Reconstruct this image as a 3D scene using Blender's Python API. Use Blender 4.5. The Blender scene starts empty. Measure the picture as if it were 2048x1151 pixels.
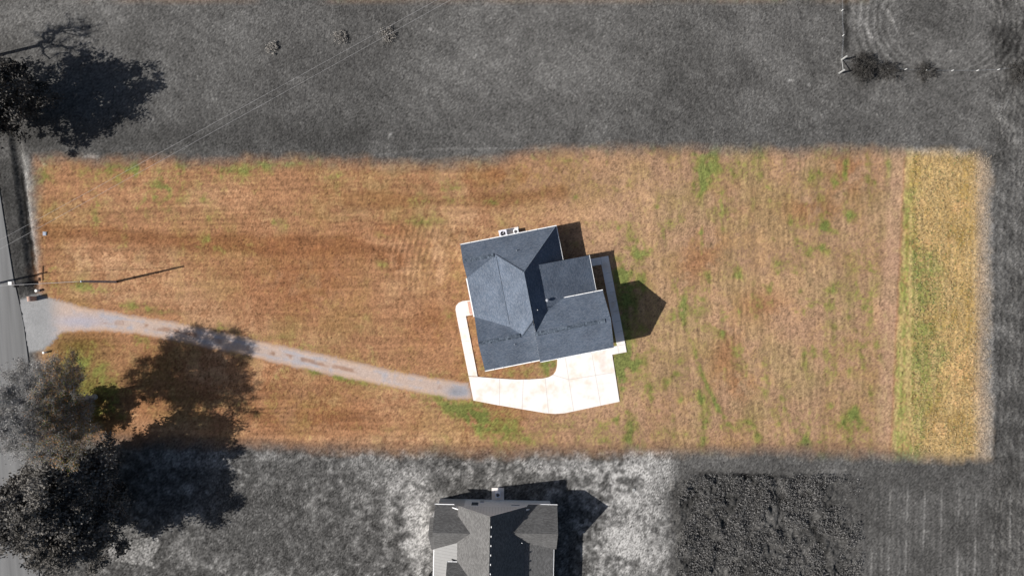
import bpy, bmesh, math, random
import numpy as np
from mathutils import Vector, Matrix, noise as mnoise

# ------------------------------------------------------------------ camera, sky, sun, exposure
scn = bpy.context.scene
COL = scn.collection
H = 102.65                      # drone height above the lawn, metres
FPX = 24/36*2048                # focal length in photo pixels
cam_d = bpy.data.cameras.new("camera"); cam_d.lens = 24; cam_d.sensor_width = 36
cam_d.clip_start = 0.5; cam_d.clip_end = 6000
cam = bpy.data.objects.new("camera", cam_d); COL.objects.link(cam)
cam.location = (0, 0, H); cam.rotation_euler = (0, 0, 0)
scn.camera = cam
SUN_EL = math.radians(38.2)
SUN_AZ = math.radians(180+12.9*-1)  # direction the light comes from, measured from +X
# shadows fall toward +X and slightly +Y
sdir = Vector((math.cos(math.radians(12.9)), math.sin(math.radians(12.9)), -math.tan(SUN_EL))).normalized()
sun_d = bpy.data.lights.new("sun", 'SUN'); sun_d.energy = 4.6; sun_d.angle = math.radians(0.5)
sun_d.color = (1.0, 0.965, 0.92)
sun = bpy.data.objects.new("sun", sun_d); COL.objects.link(sun)
sun.rotation_euler = sdir.to_track_quat('-Z', 'Y').to_euler()
sun.location = (-80, -20, 80)
w = bpy.data.worlds.new("World"); scn.world = w; w.use_nodes = True
nt = w.node_tree; nt.nodes.clear()
sky = nt.nodes.new('ShaderNodeTexSky'); sky.sky_type = 'NISHITA'; sky.sun_disc = False
sky.sun_elevation = SUN_EL
vx, vy = -sdir.x, -sdir.y        # towards the sun
sky.sun_rotation = math.atan2(vx, vy)
bg = nt.nodes.new('ShaderNodeBackground'); bg.inputs[1].default_value = 0.052
out = nt.nodes.new('ShaderNodeOutputWorld')
sky.air_density = 1.0; sky.dust_density = 2.0
hs_ = nt.nodes.new('ShaderNodeHueSaturation'); hs_.inputs['Saturation'].default_value = 1.0
nt.links.new(sky.outputs[0], hs_.inputs['Color']); nt.links.new(hs_.outputs[0], bg.inputs[0]); nt.links.new(bg.outputs[0], out.inputs[0])
scn.view_settings.view_transform = 'Standard'; scn.view_settings.look = 'None'
scn.view_settings.gamma = 1.0; scn.view_settings.exposure = 0.57
KEXP = 1.42                     # rendered value of a white sunlit horizontal surface

# ------------------------------------------------------------------ helpers
def s2l(c):
    c = c/255.0
    return c/12.92 if c <= 0.04045 else ((c+0.055)/1.055)**2.4
def colr(r, g, b, k=1.0):
    """albedo of a sunlit horizontal surface that shows as this sRGB colour"""
    return tuple(s2l(v)/KEXP*k for v in (r, g, b))+(1.0,)
def W(px, py, z=0.0):
    return Vector(((px-1024)/FPX*(H-z), (575.5-py)/FPX*(H-z), z))
def tag(o, label=None, cat=None, group=None, kind=None):
    if label: o['label'] = label
    if cat: o['category'] = cat
    if group: o['group'] = group
    if kind: o['kind'] = kind
    return o
def empty(name, loc, label, cat, group=None, rz=0.0):
    o = bpy.data.objects.new(name, None); COL.objects.link(o)
    o.location = loc; o.rotation_euler = (0, 0, rz); o.empty_display_size = 0.3
    return tag(o, label, cat, group)
def node_mat(name):
    m = bpy.data.materials.new(name); m.use_nodes = True
    n = m.node_tree; b = n.nodes['Principled BSDF']
    return m, n, b
def N(n, t, **kw):
    x = n.nodes.new(t)
    for k, v in kw.items(): setattr(x, k, v)
    return x
def mat_plain(name, c, rough=0.7, metal=0.0, var=0.12, scale=6.0, spec=0.3, bump=0.0):
    m, n, b = node_mat(name)
    tc = N(n, 'ShaderNodeTexCoord'); nz = N(n, 'ShaderNodeTexNoise'); nz.inputs['Scale'].default_value = scale
    nz.inputs['Detail'].default_value = 5
    n.links.new(tc.outputs['Object'], nz.inputs['Vector'])
    mr = N(n, 'ShaderNodeMapRange'); mr.inputs['From Min'].default_value = .3; mr.inputs['From Max'].default_value = .7
    mr.inputs['To Min'].default_value = 1-var; mr.inputs['To Max'].default_value = 1+var
    n.links.new(nz.outputs['Fac'], mr.inputs['Value'])
    vm = N(n, 'ShaderNodeVectorMath', operation='SCALE'); vm.inputs[0].default_value = c[:3]
    n.links.new(mr.outputs[0], vm.inputs['Scale']); n.links.new(vm.outputs[0], b.inputs['Base Color'])
    b.inputs['Roughness'].default_value = rough; b.inputs['Metallic'].default_value = metal
    b.inputs['Specular IOR Level'].default_value = spec
    if bump:
        bp = N(n, 'ShaderNodeBump'); bp.inputs['Strength'].default_value = bump; bp.inputs['Distance'].default_value = .05
        n.links.new(nz.outputs['Fac'], bp.inputs['Height']); n.links.new(bp.outputs[0], b.inputs['Normal'])
    return m
def mat_attr(name, noise_scale=14.0, var=.22, rough=1.0, bump=.35, spec=.05, trans=0.0):
    """colour from the mesh's own 'tint' attribute with a fine grain on top"""
    m, n, b = node_mat(name)
    at = N(n, 'ShaderNodeAttribute'); at.attribute_name = 'tint'
    tc = N(n, 'ShaderNodeTexCoord'); nz = N(n, 'ShaderNodeTexNoise'); nz.inputs['Scale'].default_value = noise_scale
    nz.inputs['Detail'].default_value = 3
    n.links.new(tc.outputs['Object'], nz.inputs['Vector'])
    mr = N(n, 'ShaderNodeMapRange'); mr.inputs['From Min'].default_value = .3; mr.inputs['From Max'].default_value = .7
    mr.inputs['To Min'].default_value = 1-var; mr.inputs['To Max'].default_value = 1+var
    n.links.new(nz.outputs['Fac'], mr.inputs['Value'])
    vm = N(n, 'ShaderNodeVectorMath', operation='SCALE')
    n.links.new(at.outputs['Color'], vm.inputs[0]); n.links.new(mr.outputs[0], vm.inputs['Scale'])
    n.links.new(vm.outputs[0], b.inputs['Base Color'])
    b.inputs['Roughness'].default_value = rough; b.inputs['Specular IOR Level'].default_value = spec
    if bump:
        bp = N(n, 'ShaderNodeBump'); bp.inputs['Strength'].default_value = bump; bp.inputs['Distance'].default_value = .04
        n.links.new(nz.outputs['Fac'], bp.inputs['Height']); n.links.new(bp.outputs[0], b.inputs['Normal'])
    return m
def mat_shingle(name, dark, light, row=.145, tab=.30, contrast=1.0, big=.12):
    """asphalt shingles laid out from UVs in metres (u along the course, v up the slope)"""
    m, n, b = node_mat(name)
    uv = N(n, 'ShaderNodeUVMap'); uv.uv_map = 'UVMap'
    br = N(n, 'ShaderNodeTexBrick'); br.offset = .5; br.squash = 1
    br.inputs['Scale'].default_value = 1.0; br.inputs['Mortar Size'].default_value = .012
    br.inputs['Mortar Smooth'].default_value = .3; br.inputs['Bias'].default_value = 0
    br.inputs['Brick Width'].default_value = tab; br.inputs['Row Height'].default_value = row
    br.inputs['Color1'].default_value = dark; br.inputs['Color2'].default_value = light
    br.inputs['Mortar'].default_value = tuple(c*.55 for c in dark[:3])+(1,)
    n.links.new(uv.outputs[0], br.inputs['Vector'])
    nz = N(n, 'ShaderNodeTexNoise'); nz.inputs['Scale'].default_value = 4.5; nz.inputs['Detail'].default_value = 2.5
    nz.inputs['Roughness'].default_value = .75
    n.links.new(uv.outputs[0], nz.inputs['Vector'])
    n2 = N(n, 'ShaderNodeTexNoise'); n2.inputs['Scale'].default_value = .35; n2.inputs['Detail'].default_value = 2
    n.links.new(uv.outputs[0], n2.inputs['Vector'])
    a = N(n, 'ShaderNodeMapRange'); a.inputs['From Min'].default_value = .3; a.inputs['From Max'].default_value = .7
    a.inputs['To Min'].default_value = 1-.17*contrast; a.inputs['To Max'].default_value = 1+.17*contrast
    n.links.new(nz.outputs['Fac'], a.inputs['Value'])
    c = N(n, 'ShaderNodeMapRange'); c.inputs['From Min'].default_value = .35; c.inputs['From Max'].default_value = .65
    c.inputs['To Min'].default_value = 1-big; c.inputs['To Max'].default_value = 1+big
    n.links.new(n2.outputs['Fac'], c.inputs['Value'])
    mu = N(n, 'ShaderNodeMath', operation='MULTIPLY'); n.links.new(a.outputs[0], mu.inputs[0]); n.links.new(c.outputs[0], mu.inputs[1])
    vm = N(n, 'ShaderNodeVectorMath', operation='SCALE')
    n.links.new(br.outputs['Color'], vm.inputs[0]); n.links.new(mu.outputs[0], vm.inputs['Scale'])
    n.links.new(vm.outputs[0], b.inputs['Base Color'])
    bp = N(n, 'ShaderNodeBump'); bp.inputs['Strength'].default_value = .35; bp.inputs['Distance'].default_value = .02
    n.links.new(nz.outputs['Fac'], bp.inputs['Height']); n.links.new(bp.outputs[0], b.inputs['Normal'])
    b.inputs['Roughness'].default_value = .9; b.inputs['Specular IOR Level'].default_value = .15
    return m
def mat_stripes(name, c, axis='v', pitch=.2, lo=.7, rough=.5, metal=0.0, spec=.3, width=.12):
    """lap siding / standing seams / panel lines from UVs in metres"""
    m, n, b = node_mat(name)
    uv = N(n, 'ShaderNodeUVMap'); uv.uv_map = 'UVMap'
    sp = N(n, 'ShaderNodeSeparateXYZ'); n.links.new(uv.outputs[0], sp.inputs[0])
    d = N(n, 'ShaderNodeMath', operation='DIVIDE'); d.inputs[1].default_value = pitch
    n.links.new(sp.outputs[1 if axis == 'v' else 0], d.inputs[0])
    f = N(n, 'ShaderNodeMath', operation='FRACT'); n.links.new(d.outputs[0], f.inputs[0])
    g = N(n, 'ShaderNodeMath', operation='GREATER_THAN'); g.inputs[1].default_value = width; n.links.new(f.outputs[0], g.inputs[0])
    mr = N(n, 'ShaderNodeMapRange'); mr.inputs['To Min'].default_value = lo; mr.inputs['To Max'].default_value = 1
    n.links.new(g.outputs[0], mr.inputs['Value'])
    nz = N(n, 'ShaderNodeTexNoise'); nz.inputs['Scale'].default_value = 2.2; n.links.new(uv.outputs[0], nz.inputs['Vector'])
    m2 = N(n, 'ShaderNodeMapRange'); m2.inputs['To Min'].default_value = .85; m2.inputs['To Max'].default_value = 1.15
    n.links.new(nz.outputs['Fac'], m2.inputs['Value'])
    mu = N(n, 'ShaderNodeMath', operation='MULTIPLY'); n.links.new(mr.outputs[0], mu.inputs[0]); n.links.new(m2.outputs[0], mu.inputs[1])
    vm = N(n, 'ShaderNodeVectorMath', operation='SCALE'); vm.inputs[0].default_value = c[:3]
    n.links.new(mu.outputs[0], vm.inputs['Scale']); n.links.new(vm.outputs[0], b.inputs['Base Color'])
    b.inputs['Roughness'].default_value = rough; b.inputs['Metallic'].default_value = metal
    b.inputs['Specular IOR Level'].default_value = spec
    return m

class MB:
    """collects faces, links them as ONE mesh object; UVs in metres per face"""
    def __init__(s): s.v = []; s.f = []; s.m = []
    def poly(s, pts, mi=0):
        k = len(s.v); s.v += [tuple(p) for p in pts]; s.f.append(list(range(k, k+len(pts)))); s.m.append(mi); return s
    def box(s, x0, y0, z0, x1, y1, z1, mi=0):
        x0, x1 = min(x0, x1), max(x0, x1); y0, y1 = min(y0, y1), max(y0, y1); z0, z1 = min(z0, z1), max(z0, z1)
        a, b, c, d = (x0, y0), (x1, y0), (x1, y1), (x0, y1)
        P = lambda q, z: (q[0], q[1], z)
        s.poly([P(a, z1), P(b, z1), P(c, z1), P(d, z1)], mi); s.poly([P(d, z0), P(c, z0), P(b, z0), P(a, z0)], mi)
        for p, q in ((a, b), (b, c), (c, d), (d, a)): s.poly([P(p, z0), P(q, z0), P(q, z1), P(p, z1)], mi)
        return s
    def prism(s, pts, z0, z1, mi=0):
        ar = sum(pts[i][0]*pts[(i+1) % len(pts)][1]-pts[(i+1) % len(pts)][0]*pts[i][1] for i in range(len(pts)))
        if ar < 0: pts = pts[::-1]
        s.poly([(p[0], p[1], z1) for p in pts], mi); s.poly([(p[0], p[1], z0) for p in pts[::-1]], mi)
        for i in range(len(pts)):
            p, q = pts[i], pts[(i+1) % len(pts)]
            s.poly([(p[0], p[1], z0), (q[0], q[1], z0), (q[0], q[1], z1), (p[0], p[1], z1)], mi)
        return s
    def tube(s, pts, rad, sides=8, mi=0, caps=True):
        if not hasattr(rad, '__len__'): rad = [rad]*len(pts)
        pts = [Vector(p) for p in pts]; rings = []
        for i, p in enumerate(pts):
            t = (pts[min(i+1, len(pts)-1)]-pts[max(i-1, 0)]).normalized()
            u = t.cross(Vector((0, 0, 1)));
            if u.length < .05: u = t.cross(Vector((1, 0, 0)))
            u.normalize(); v = t.cross(u)
            k = len(s.v)
            for j in range(sides):
                a = 2*math.pi*j/sides; s.v.append(tuple(p+(u*math.cos(a)+v*math.sin(a))*rad[i]))
            rings.append(k)
        for r0, r1 in zip(rings, rings[1:]):
            for j in range(sides):
                k = (j+1) % sides; s.f.append([r0+k, r0+j, r1+j, r1+k]); s.m.append(mi)
        if caps:
            s.f.append([rings[0]+j for j in range(sides)]); s.m.append(mi)
            s.f.append([rings[-1]+j for j in range(sides)][::-1]); s.m.append(mi)
        return s
    def build(s, name, mats, parent=None, xf=None, smooth=False, loc=None, rz=0.0):
        me = bpy.data.meshes.new(name)
        vs = s.v
        if xf: vs = [tuple(xf(*p)) for p in vs]
        me.from_pydata(vs, [], s.f)
        if not isinstance(mats, (list, tuple)): mats = [mats]
        for m in mats: me.materials.append(m)
        me.polygons.foreach_set('material_index', s.m)
        if smooth: me.polygons.foreach_set('use_smooth', [True]*len(s.f))
        uv = me.uv_layers.new(name='UVMap')
        me.update()
        for p in me.polygons:
            nn = p.normal
            h = Vector((0, 0, 1)).cross(nn)
            h = Vector((1, 0, 0)) if h.length < .02 else h.normalized()
            t = nn.cross(h)
            for li in p.loop_indices:
                c = me.vertices[me.loops[li].vertex_index].co
                uv.data[li].uv = (c.dot(h), c.dot(t))
        o = bpy.data.objects.new(name, me); COL.objects.link(o)
        if parent: o.parent = parent
        if loc is not None: o.location = loc; o.rotation_euler = (0, 0, rz)
        return o

# ------------------------------------------------------------------ noise in numpy
_tabs = {}
def vnoise(x, y, seed):
    if seed not in _tabs: _tabs[seed] = np.random.default_rng(seed).random((256, 256)).astype(np.float32)
    t = _tabs[seed]
    xi = np.floor(x).astype(np.int64); yi = np.floor(y).astype(np.int64)
    fx = (x-xi).astype(np.float32); fy = (y-yi).astype(np.float32)
    fx = fx*fx*(3-2*fx); fy = fy*fy*(3-2*fy)
    x0 = xi & 255; x1 = (xi+1) & 255; y0 = yi & 255; y1 = (yi+1) & 255
    return (t[y0, x0]*(1-fx)+t[y0, x1]*fx)*(1-fy)+(t[y1, x0]*(1-fx)+t[y1, x1]*fx)*fy
def fbm(x, y, wl, seed, oc=4, rough=.55):
    """noise about 0, roughly -1..1; wl = longest wavelength in metres"""
    s = 0; a = 1; tot = 0; f = 1/wl
    for i in range(oc):
        c, d = math.cos(i*1.3+seed), math.sin(i*1.3+seed)
        s = s+a*(vnoise((x*c-y*d)*f+17*i, (x*d+y*c)*f+31*i, seed+i)*2-1); tot += a; a *= rough; f *= 2.03
    return s/tot*1.6
def aniso(x, y, wx, wy, seed, ang=0.0):
    c, d = math.cos(ang), math.sin(ang)
    return vnoise((x*c+y*d)/wx, (-x*d+y*c)/wy, seed)*2-1
def sstep(a, b, x):
    t = np.clip((x-a)/(b-a), 0, 1); return t*t*(3-2*t)
def L(r, g, b): return np.array([s2l(r), s2l(g), s2l(b)], np.float32)/KEXP
def seg_dist(px, py, pts):
    d = np.full(px.shape, 1e9, np.float32)
    for (x0, y0), (x1, y1) in zip(pts, pts[1:]):
        vx, vy = x1-x0, y1-y0; t = np.clip(((px-x0)*vx+(py-y0)*vy)/(vx*vx+vy*vy), 0, 1)
        d = np.minimum(d, np.hypot(px-x0-t*vx, py-y0-t*vy))
    return d
def inside(px, py, pts):
    r = np.zeros(px.shape, bool); n = len(pts)
    for i in range(n):
        x0, y0 = pts[i]; x1, y1 = pts[(i+1) % n]
        if y0 == y1: continue
        c = ((y0 > py) != (y1 > py)) & (px < (x1-x0)*(py-y0)/(y1-y0)+x0)
        r ^= c
    return r
def sdf(px, py, pts):
    d = seg_dist(px, py, pts+[pts[0]]); return np.where(inside(px, py, pts), -d, d)
def blob(px, py, cx, cy, rx, ry, ang=0.0):
    c, s_ = math.cos(math.radians(ang)), math.sin(math.radians(ang))
    u = ((px-cx)*c+(py-cy)*s_)/rx; v = (-(px-cx)*s_+(py-cy)*c)/ry
    return np.exp(-(u*u+v*v))

# ------------------------------------------------------------------ ground
GRAVEL = [(72,588),(112,599),(180,617),(260,630),(370,648),(470,671),(600,699),(700,721),(800,744),(870,757),(936,766),
          (946,797),(900,796),(800,777),(700,757),(600,735),(500,712),(420,694),(330,677),(270,665),(180,660),(125,664),(105,682),(88,700),(58,704),(44,640),(38,600)]
ROAD_E = [(-40,150),(-22,260),(0,387),(14,475),(27,555),(38,602),(48,650),(57,720),(66,850),(73,1000),(78,1151),(84,1300)]
STEP = .15
gx = np.arange(-81, 81+STEP/2, STEP); gy = np.arange(-47.1, 47.1+STEP/2, STEP)
far = np.array([84, 90, 100, 130, 200, 400, 800, 1600, 2500.])
gx = np.concatenate([-far[::-1], gx, far]); gyf = np.array([49, 53, 60, 75, 110, 200, 400, 800, 1600, 2500.])
gy = np.concatenate([-gyf[::-1], gy, gyf])
X, Y = np.meshgrid(gx.astype(np.float32), gy.astype(np.float32))
px = 1024+13.3*X; py = 575.5-13.3*Y

def paint(X, Y, px, py):
    wob = fbm(X, Y, 5, 3)*9
    # saturated zone of the picture: the lawn of the sold lot
    top = np.interp(px, [0, 500, 820, 960, 1060, 1130, 1400, 1800, 1960], [320, 320, 330, 326, 306, 298, 302, 302, 312])
    bot = np.interp(px, [0, 250, 600, 1000, 1400, 1700, 1960], [876, 884, 898, 908, 906, 905, 912])
    lef = np.interp(py, [300, 420, 560, 600, 680, 880], [72, 70, 72, 92, 84, 92])
    e = np.minimum(np.minimum(px-lef, 1972-px), np.minimum(py-top, bot-py))
    # rounded corner top right
    e = np.minimum(e, 1975-np.hypot(np.maximum(px-1900, 0), np.maximum(380-py, 0))-1900+12)
    M = sstep(-20, 22, e+wob*.8+4*fbm(X, Y, 1.2, 4))
    M = np.maximum(M, .22*sstep(14, 0, py)*(px < 1740)*sstep(-.4, .6, fbm(X, Y, 14, 40)))
    # ---------------- colour map of the lawn
    n1 = fbm(X, Y, 14, 5); n2 = fbm(X, Y, 4.5, 11); n3 = fbm(X, Y, 1.6, 21, 3, .7)
    grain = np.random.default_rng(77).standard_normal(X.shape).astype(np.float32)
    fib = .35*aniso(X, Y, .2, .6, 31, .12)+.55*aniso(X, Y, .33, .33, 33)+.55*grain
    C = np.empty(X.shape+(3,), np.float32); C[:] = L(170, 132, 104)
    def mix(C, c, m): m = np.clip(m, 0, 1)[..., None]; return C*(1-m)+c*m
    right = sstep(900, 1300, px)
    C = mix(C, L(163, 120, 88), (1-right)*.9)
    C = mix(C, L(170, 137, 110), right*.85)
    C = mix(C, L(146, 100, 68), sstep(-.3, 1.1, n1+.5*n2+.5*n3)*(.62-.3*right))
    C = mix(C, L(190, 152, 118), sstep(-.1, 1.0, fbm(X, Y, 9, 55)+.8*n3+.2*grain)*.6)
    C = mix(C, L(140, 118, 72), sstep(-.2, 1.0, fbm(X, Y, 6, 65)+.7*n3+.4*grain)*.5)
    C = mix(C, L(146, 132, 92), .5*sstep(1100, 1500, px)*sstep(-.5, .6, n2))
    # damp drainage swale running across the west half
    sw = seg_dist(px, py, [(75, 462), (160, 468), (330, 478), (520, 488), (700, 492), (790, 520)])
    C = mix(C, L(126, 82, 52), .6*sstep(30, 8, sw+wob))
    sw = seg_dist(px, py, [(700, 400), (860, 400), (930, 408), (1040, 396), (1120, 388)])
    C = mix(C, L(134, 94, 62), .6*sstep(26, 5, sw+wob))
    for bx, by, rx, ry, a in ((400,395,150,40,0),(900,470,60,60,0),(160,520,60,40,0),(240,590,100,16,5),(810,560,70,60,0),(1240,470,60,50,20),
                              (1150,430,90,30,0),(1300,820,60,35,0),(1290,440,14,40,8),(1560,560,80,120,0),(300,860,220,20,0),(820,880,400,14,0),(1180,300,160,30,0),(880,560,12,110,-8)):
        C = mix(C, L(194, 154, 120), .55*blob(px, py, bx, by, rx, ry, a)*sstep(-.9, .5, n3+n2))
    for bx, by, rx, ry, a in ((600,560,160,90,0),(640,840,180,30,0),(160,700,60,40,-20),(780,460,80,20,0),(1400,520,40,60,40),(1010,350,60,20,0),
                              (1480,770,30,30,0),(1520,610,50,30,0),(1620,420,60,30,0),(1450,710,30,60,20),(1700,340,50,60,0),(870,640,50,50,0)):
        C = mix(C, L(148, 98, 68), .6*blob(px, py, bx, by, rx, ry, a)*sstep(-1, .3, n3+n2))
    # green growth, patchy
    C = mix(C, L(92, 84, 38), .85*blob(px, py, 165, 790, 70, 85)+.5*blob(px, py, 150, 690, 60, 25))
    G = np.zeros(X.shape, np.float32)
    for bx, by, rx, ry, a, k in ((322,370,20,34,0,.9),(270,335,12,28,0,.8),(360,345,14,38,0,.75),(345,390,40,30,0,.5),(430,335,40,12,0,.75),(405,380,16,30,0,.5),(560,328,60,9,0,.7),(260,338,60,10,0,.55),(90,350,22,24,0,.6),
            (250,470,8,30,0,.6),(205,348,60,20,0,.5),(190,430,10,40,0,.5),(480,345,60,20,0,.5),(900,372,20,14,0,.8),(985,402,14,8,0,.9),(1150,394,9,7,0,1.),(900,400,60,10,0,.5),(850,440,36,10,0,.6),(770,535,14,30,-30,.6),
            (1405,355,13,30,5,1.1),(1420,345,36,30,0,.6),(1330,478,6,20,-10,1.),(1255,470,26,36,30,.7),(1280,500,20,24,0,.7),(1250,548,18,12,0,1.4),(1240,520,20,30,0,.6),
            (1262,590,22,50,0,.9),(1250,660,22,60,0,1.1),(1258,720,26,22,0,1.2),(1275,760,40,36,0,.7),(1240,745,10,50,0,.7),(1330,770,24,16,-30,.6),(1260,865,18,30,20,.9),(1345,855,9,22,20,1.),
            (900,812,46,18,14,1.3),(945,832,36,22,20,1.2),(1000,850,60,26,10,.7),(1030,880,50,20,0,.7),(1200,880,50,25,0,.6),(650,745,40,8,12,.8),(700,760,40,8,12,.7),(1090,725,18,14,0,.9),(1100,735,12,16,0,1.),
            (1130,850,120,14,0,.5),(1640,395,9,30,0,1.),(1690,360,7,70,0,.8),(1735,370,12,40,0,.8),(1700,430,16,14,0,1.),(1645,460,8,40,0,.9),(1778,330,10,20,0,.8),(1778,390,8,30,0,.7),(1640,500,40,10,0,.3),
            (1600,582,9,6,0,1.),(1635,605,8,8,0,1.),(1700,630,8,10,0,1.),(1640,705,14,14,0,.9),(1690,700,40,60,0,.55),(1700,560,60,90,0,.35),(1550,830,10,30,-10,.8),(1575,830,8,24,-20,.7),(1600,850,12,24,0,.8),(1670,840,30,12,-20,.7),(1540,880,40,12,0,.6),(1620,885,60,9,-5,.6),(1710,830,24,24,0,.6),
            (1480,720,10,40,-12,.5),(1370,600,6,40,-10,.6),(600,690,200,12,12,.35),(470,690,40,12,12,.45),(180,575,60,10,8,.8),(300,618,80,8,8,.55),(150,720,50,30,0,.7),(180,800,60,60,0,.8)):
        G += k*blob(px, py, bx, by, rx, ry, a)
    # the curved green mowing track through the back lawn
    tr = seg_dist(px, py, [(1352,560),(1366,640),(1388,700),(1404,745),(1418,780),(1436,815),(1456,850),(1474,876),(1495,886)])
    G += .9*sstep(-.6, .5, n2+n3)*sstep(11, 0, tr+n3*5)*(.8+.5*sstep(600, 800, py))
    G += .30*sstep(.35, .9, fbm(X, Y, 5, 77)+.3*n1+.25*right)
    G += .5*right*sstep(.4, .9, vnoise(X/1.1, Y/3.2, 91)*1.3-.3+.25*n1)
    G = G*(1-right*(.18-.55*aniso(X, Y, .8, 5, 221, .06)))
    G = G*.85+.32*sstep(.1, .9, fbm(X, Y, 4, 95)+.5*n3)*(.6+.5*right)
    green = sstep(.08, 1.0, G*(1+.8*n3+.5*fbm(X, Y, .7, 93, 2))+.22*fib*np.minimum(G*3, 1))
    gc = mix(np.broadcast_to(L(126, 124, 66), C.shape), L(100, 120, 58), sstep(.6, 1.3, G+.4*n3))
    C = C*(1-.8*green[..., None])+gc*.8*green[..., None]
    # mowing rows
    rows_h = np.sin((py+.02*px+2.5*n2)*2*math.pi/8.5)*sstep(520, 440, py)*sstep(1000, 800, px)*sstep(-.6, .5, n1+n2)
    rows_v = np.sin((px+.085*(py-600)+2*n2)*2*math.pi/10.2)*sstep(1330, 1500, px)*sstep(1815, 1790, px)*sstep(-.7, .4, n2+.4*n1)
    rr = np.hypot((px-1000)*1.0, (py-600)*.62)
    rows_c = np.sin((rr+2.2*n2)*2*math.pi/11.5)*blob(px, py, 835, 500, 85, 85)*1.6
    rows_b = np.sin((py-.15*px+2*n2)*2*math.pi/9)*sstep(780, 840, py)*sstep(1250, 500, px)*.8
    rmod = .5+.7*vnoise(X/3, Y/3, 201)
    rows = (.07*rows_h+.08*rows_v+.13*rows_c+.05*rows_b)*rmod+.14*aniso(X, Y, .38, 5, 205, .085)*sstep(1150, 1350, px)*(px < 1812)+.16*aniso(X, Y, 6, .36, 207, .02)*sstep(1200, 900, px)
    rows = rows+.13*aniso(X, Y, 6, .34, 209, .02)*sstep(760, 850, py)*sstep(1500, 1200, px)+.06*aniso(X, Y, .34, 4, 219)*sstep(1000, 600, px)*sstep(430, 330, py)
    ra = np.hypot((px-1700)*1.0, (py-700)*.55); rows = rows+.08*np.sin((ra+4*n2)*2*math.pi/14)*sstep(1290, 1350, px)*sstep(1560, 1500, px)*sstep(-.5, .6, n2)*.8
    C = C*(1+rows[..., None])
    # bare strip and the unmown golden strip at the east end
    xl = np.interp(py, [300, 900], [1812, 1783])
    C = mix(C, L(186, 150, 126), .5*sstep(26, 8, np.abs(px-(xl-16))+wob*.5))
    C = mix(C, L(160, 112, 84), .45*sstep(5, 1, np.abs(px-xl+1+2*n3)))
    strip = sstep(-4, 6, px-xl+3*n3)
    Y1 = np.empty(X.shape+(3,), np.float32); Y1[:] = L(190, 160, 110)
    Y1 = mix(Y1, L(166, 138, 82), sstep(-.3, .9, fbm(X, Y, 3, 83)+.3*grain))
    Y1 = mix(Y1, L(214, 172, 122), sstep(.1, .8, fbm(X, Y, 2.4, 87)+.3*n1)*.8)
    gg = sstep(.0, .8, n2*.6+n1*.3+.9*blob(px, py, 1840, 560, 60, 70)+.8*blob(px, py, 1850, 700, 60, 60)+.9*blob(px, py, 1812, 850, 30, 90)+.5*blob(px, py, 1815, 500, 25, 300)+.25-.65*sstep(1850, 1950, px)-.25*sstep(520, 400, py))
    gg = gg*sstep(-1.0, .5, n3+.5*grain)
    Y1 = mix(Y1, L(126, 138, 74), gg*.8)
    Y1 = mix(Y1, L(196, 168, 122), .5*sstep(-.2, .6, aniso(X, Y, .45, 3.5, 211)))
    Y1 = Y1*(1+.07*np.sin((px+.03*py+9*n2)*2*math.pi/13)*sstep(-.5, .5, n2+.3))[..., None]
    C = C*(1-strip[..., None])+Y1*strip[..., None]
    C = mix(C, L(184, 162, 138), sstep(1940, 1965, px+wob*.3)*.85)
    # ---------------- grey map of everything else
    g = np.full(X.shape, 97., np.float32)
    g += 8*fbm(X, Y, 18, 101)+4*aniso(X, Y, 9, .8, 105, -.5)+7*fbm(X, Y, 3, 103)
    # darker turf above the lot line and along the trees
    g -= 12*sstep(60, 0, np.abs(py-268))*sstep(1100, 500, px)
    g += 12*blob(px, py, 1180, 150, 80, 60)+16*blob(px, py, 90, 30, 200, 40)+9*blob(px, py, 1000, 160, 200, 60)
    g += 40*sstep(3, .5, seg_dist(px, py, [(700, 316), (860, 298), (1100, 296)]))*.4
    ne = sstep(1590, 1640, px)*sstep(330, 280, py)
    g += ne*6*fbm(X, Y, 1.1, 107)
    r1 = np.hypot((px-1885)/1.15, py-40)
    g += (sstep(1690, 1720, px)*sstep(175, 120, py))*(6+12*np.sin((r1+4*n2)*2*math.pi/13)*sstep(60, 120, r1)*sstep(190, 160, r1)+5*n2)
    g += 26*sstep(6, 1, seg_dist(px, py, [(1720,30),(1735,60),(1750,85),(1770,95)])+2*n3)*sstep(-.3, .4, n2)+24*sstep(5, 1, seg_dist(px, py, [(1760,0),(1785,40),(1795,62)])+2*n3)
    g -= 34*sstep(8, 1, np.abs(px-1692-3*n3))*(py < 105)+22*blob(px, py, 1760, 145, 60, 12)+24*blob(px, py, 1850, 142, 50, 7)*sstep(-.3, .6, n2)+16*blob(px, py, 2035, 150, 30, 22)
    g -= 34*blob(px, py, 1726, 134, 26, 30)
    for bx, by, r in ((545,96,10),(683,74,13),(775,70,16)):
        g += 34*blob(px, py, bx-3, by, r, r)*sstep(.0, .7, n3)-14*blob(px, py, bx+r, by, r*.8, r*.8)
    for bx, by, rx, ry in ((1293,16,14,3),(862,62,5,4),(910,47,3,3),(1580,161,6,3),(1620,170,5,7),(782,270,8,4),(395,22,6,3),(40,45,8,2),(185,314,14,5),(85,333,12,8)):
        g += 80*blob(px, py, bx, by, rx, ry)*sstep(-.2, .5, n3)
    east = sstep(1975, 1990, px+wob*.2)
    g += east*(-4+16*fbm(X, Y, 1.5, 111, 3)+6*np.sin((px+.05*py+6*n2)*2*math.pi/15))
    g -= east*14*sstep(0, 1, fbm(X, Y, 6, 113))
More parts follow.
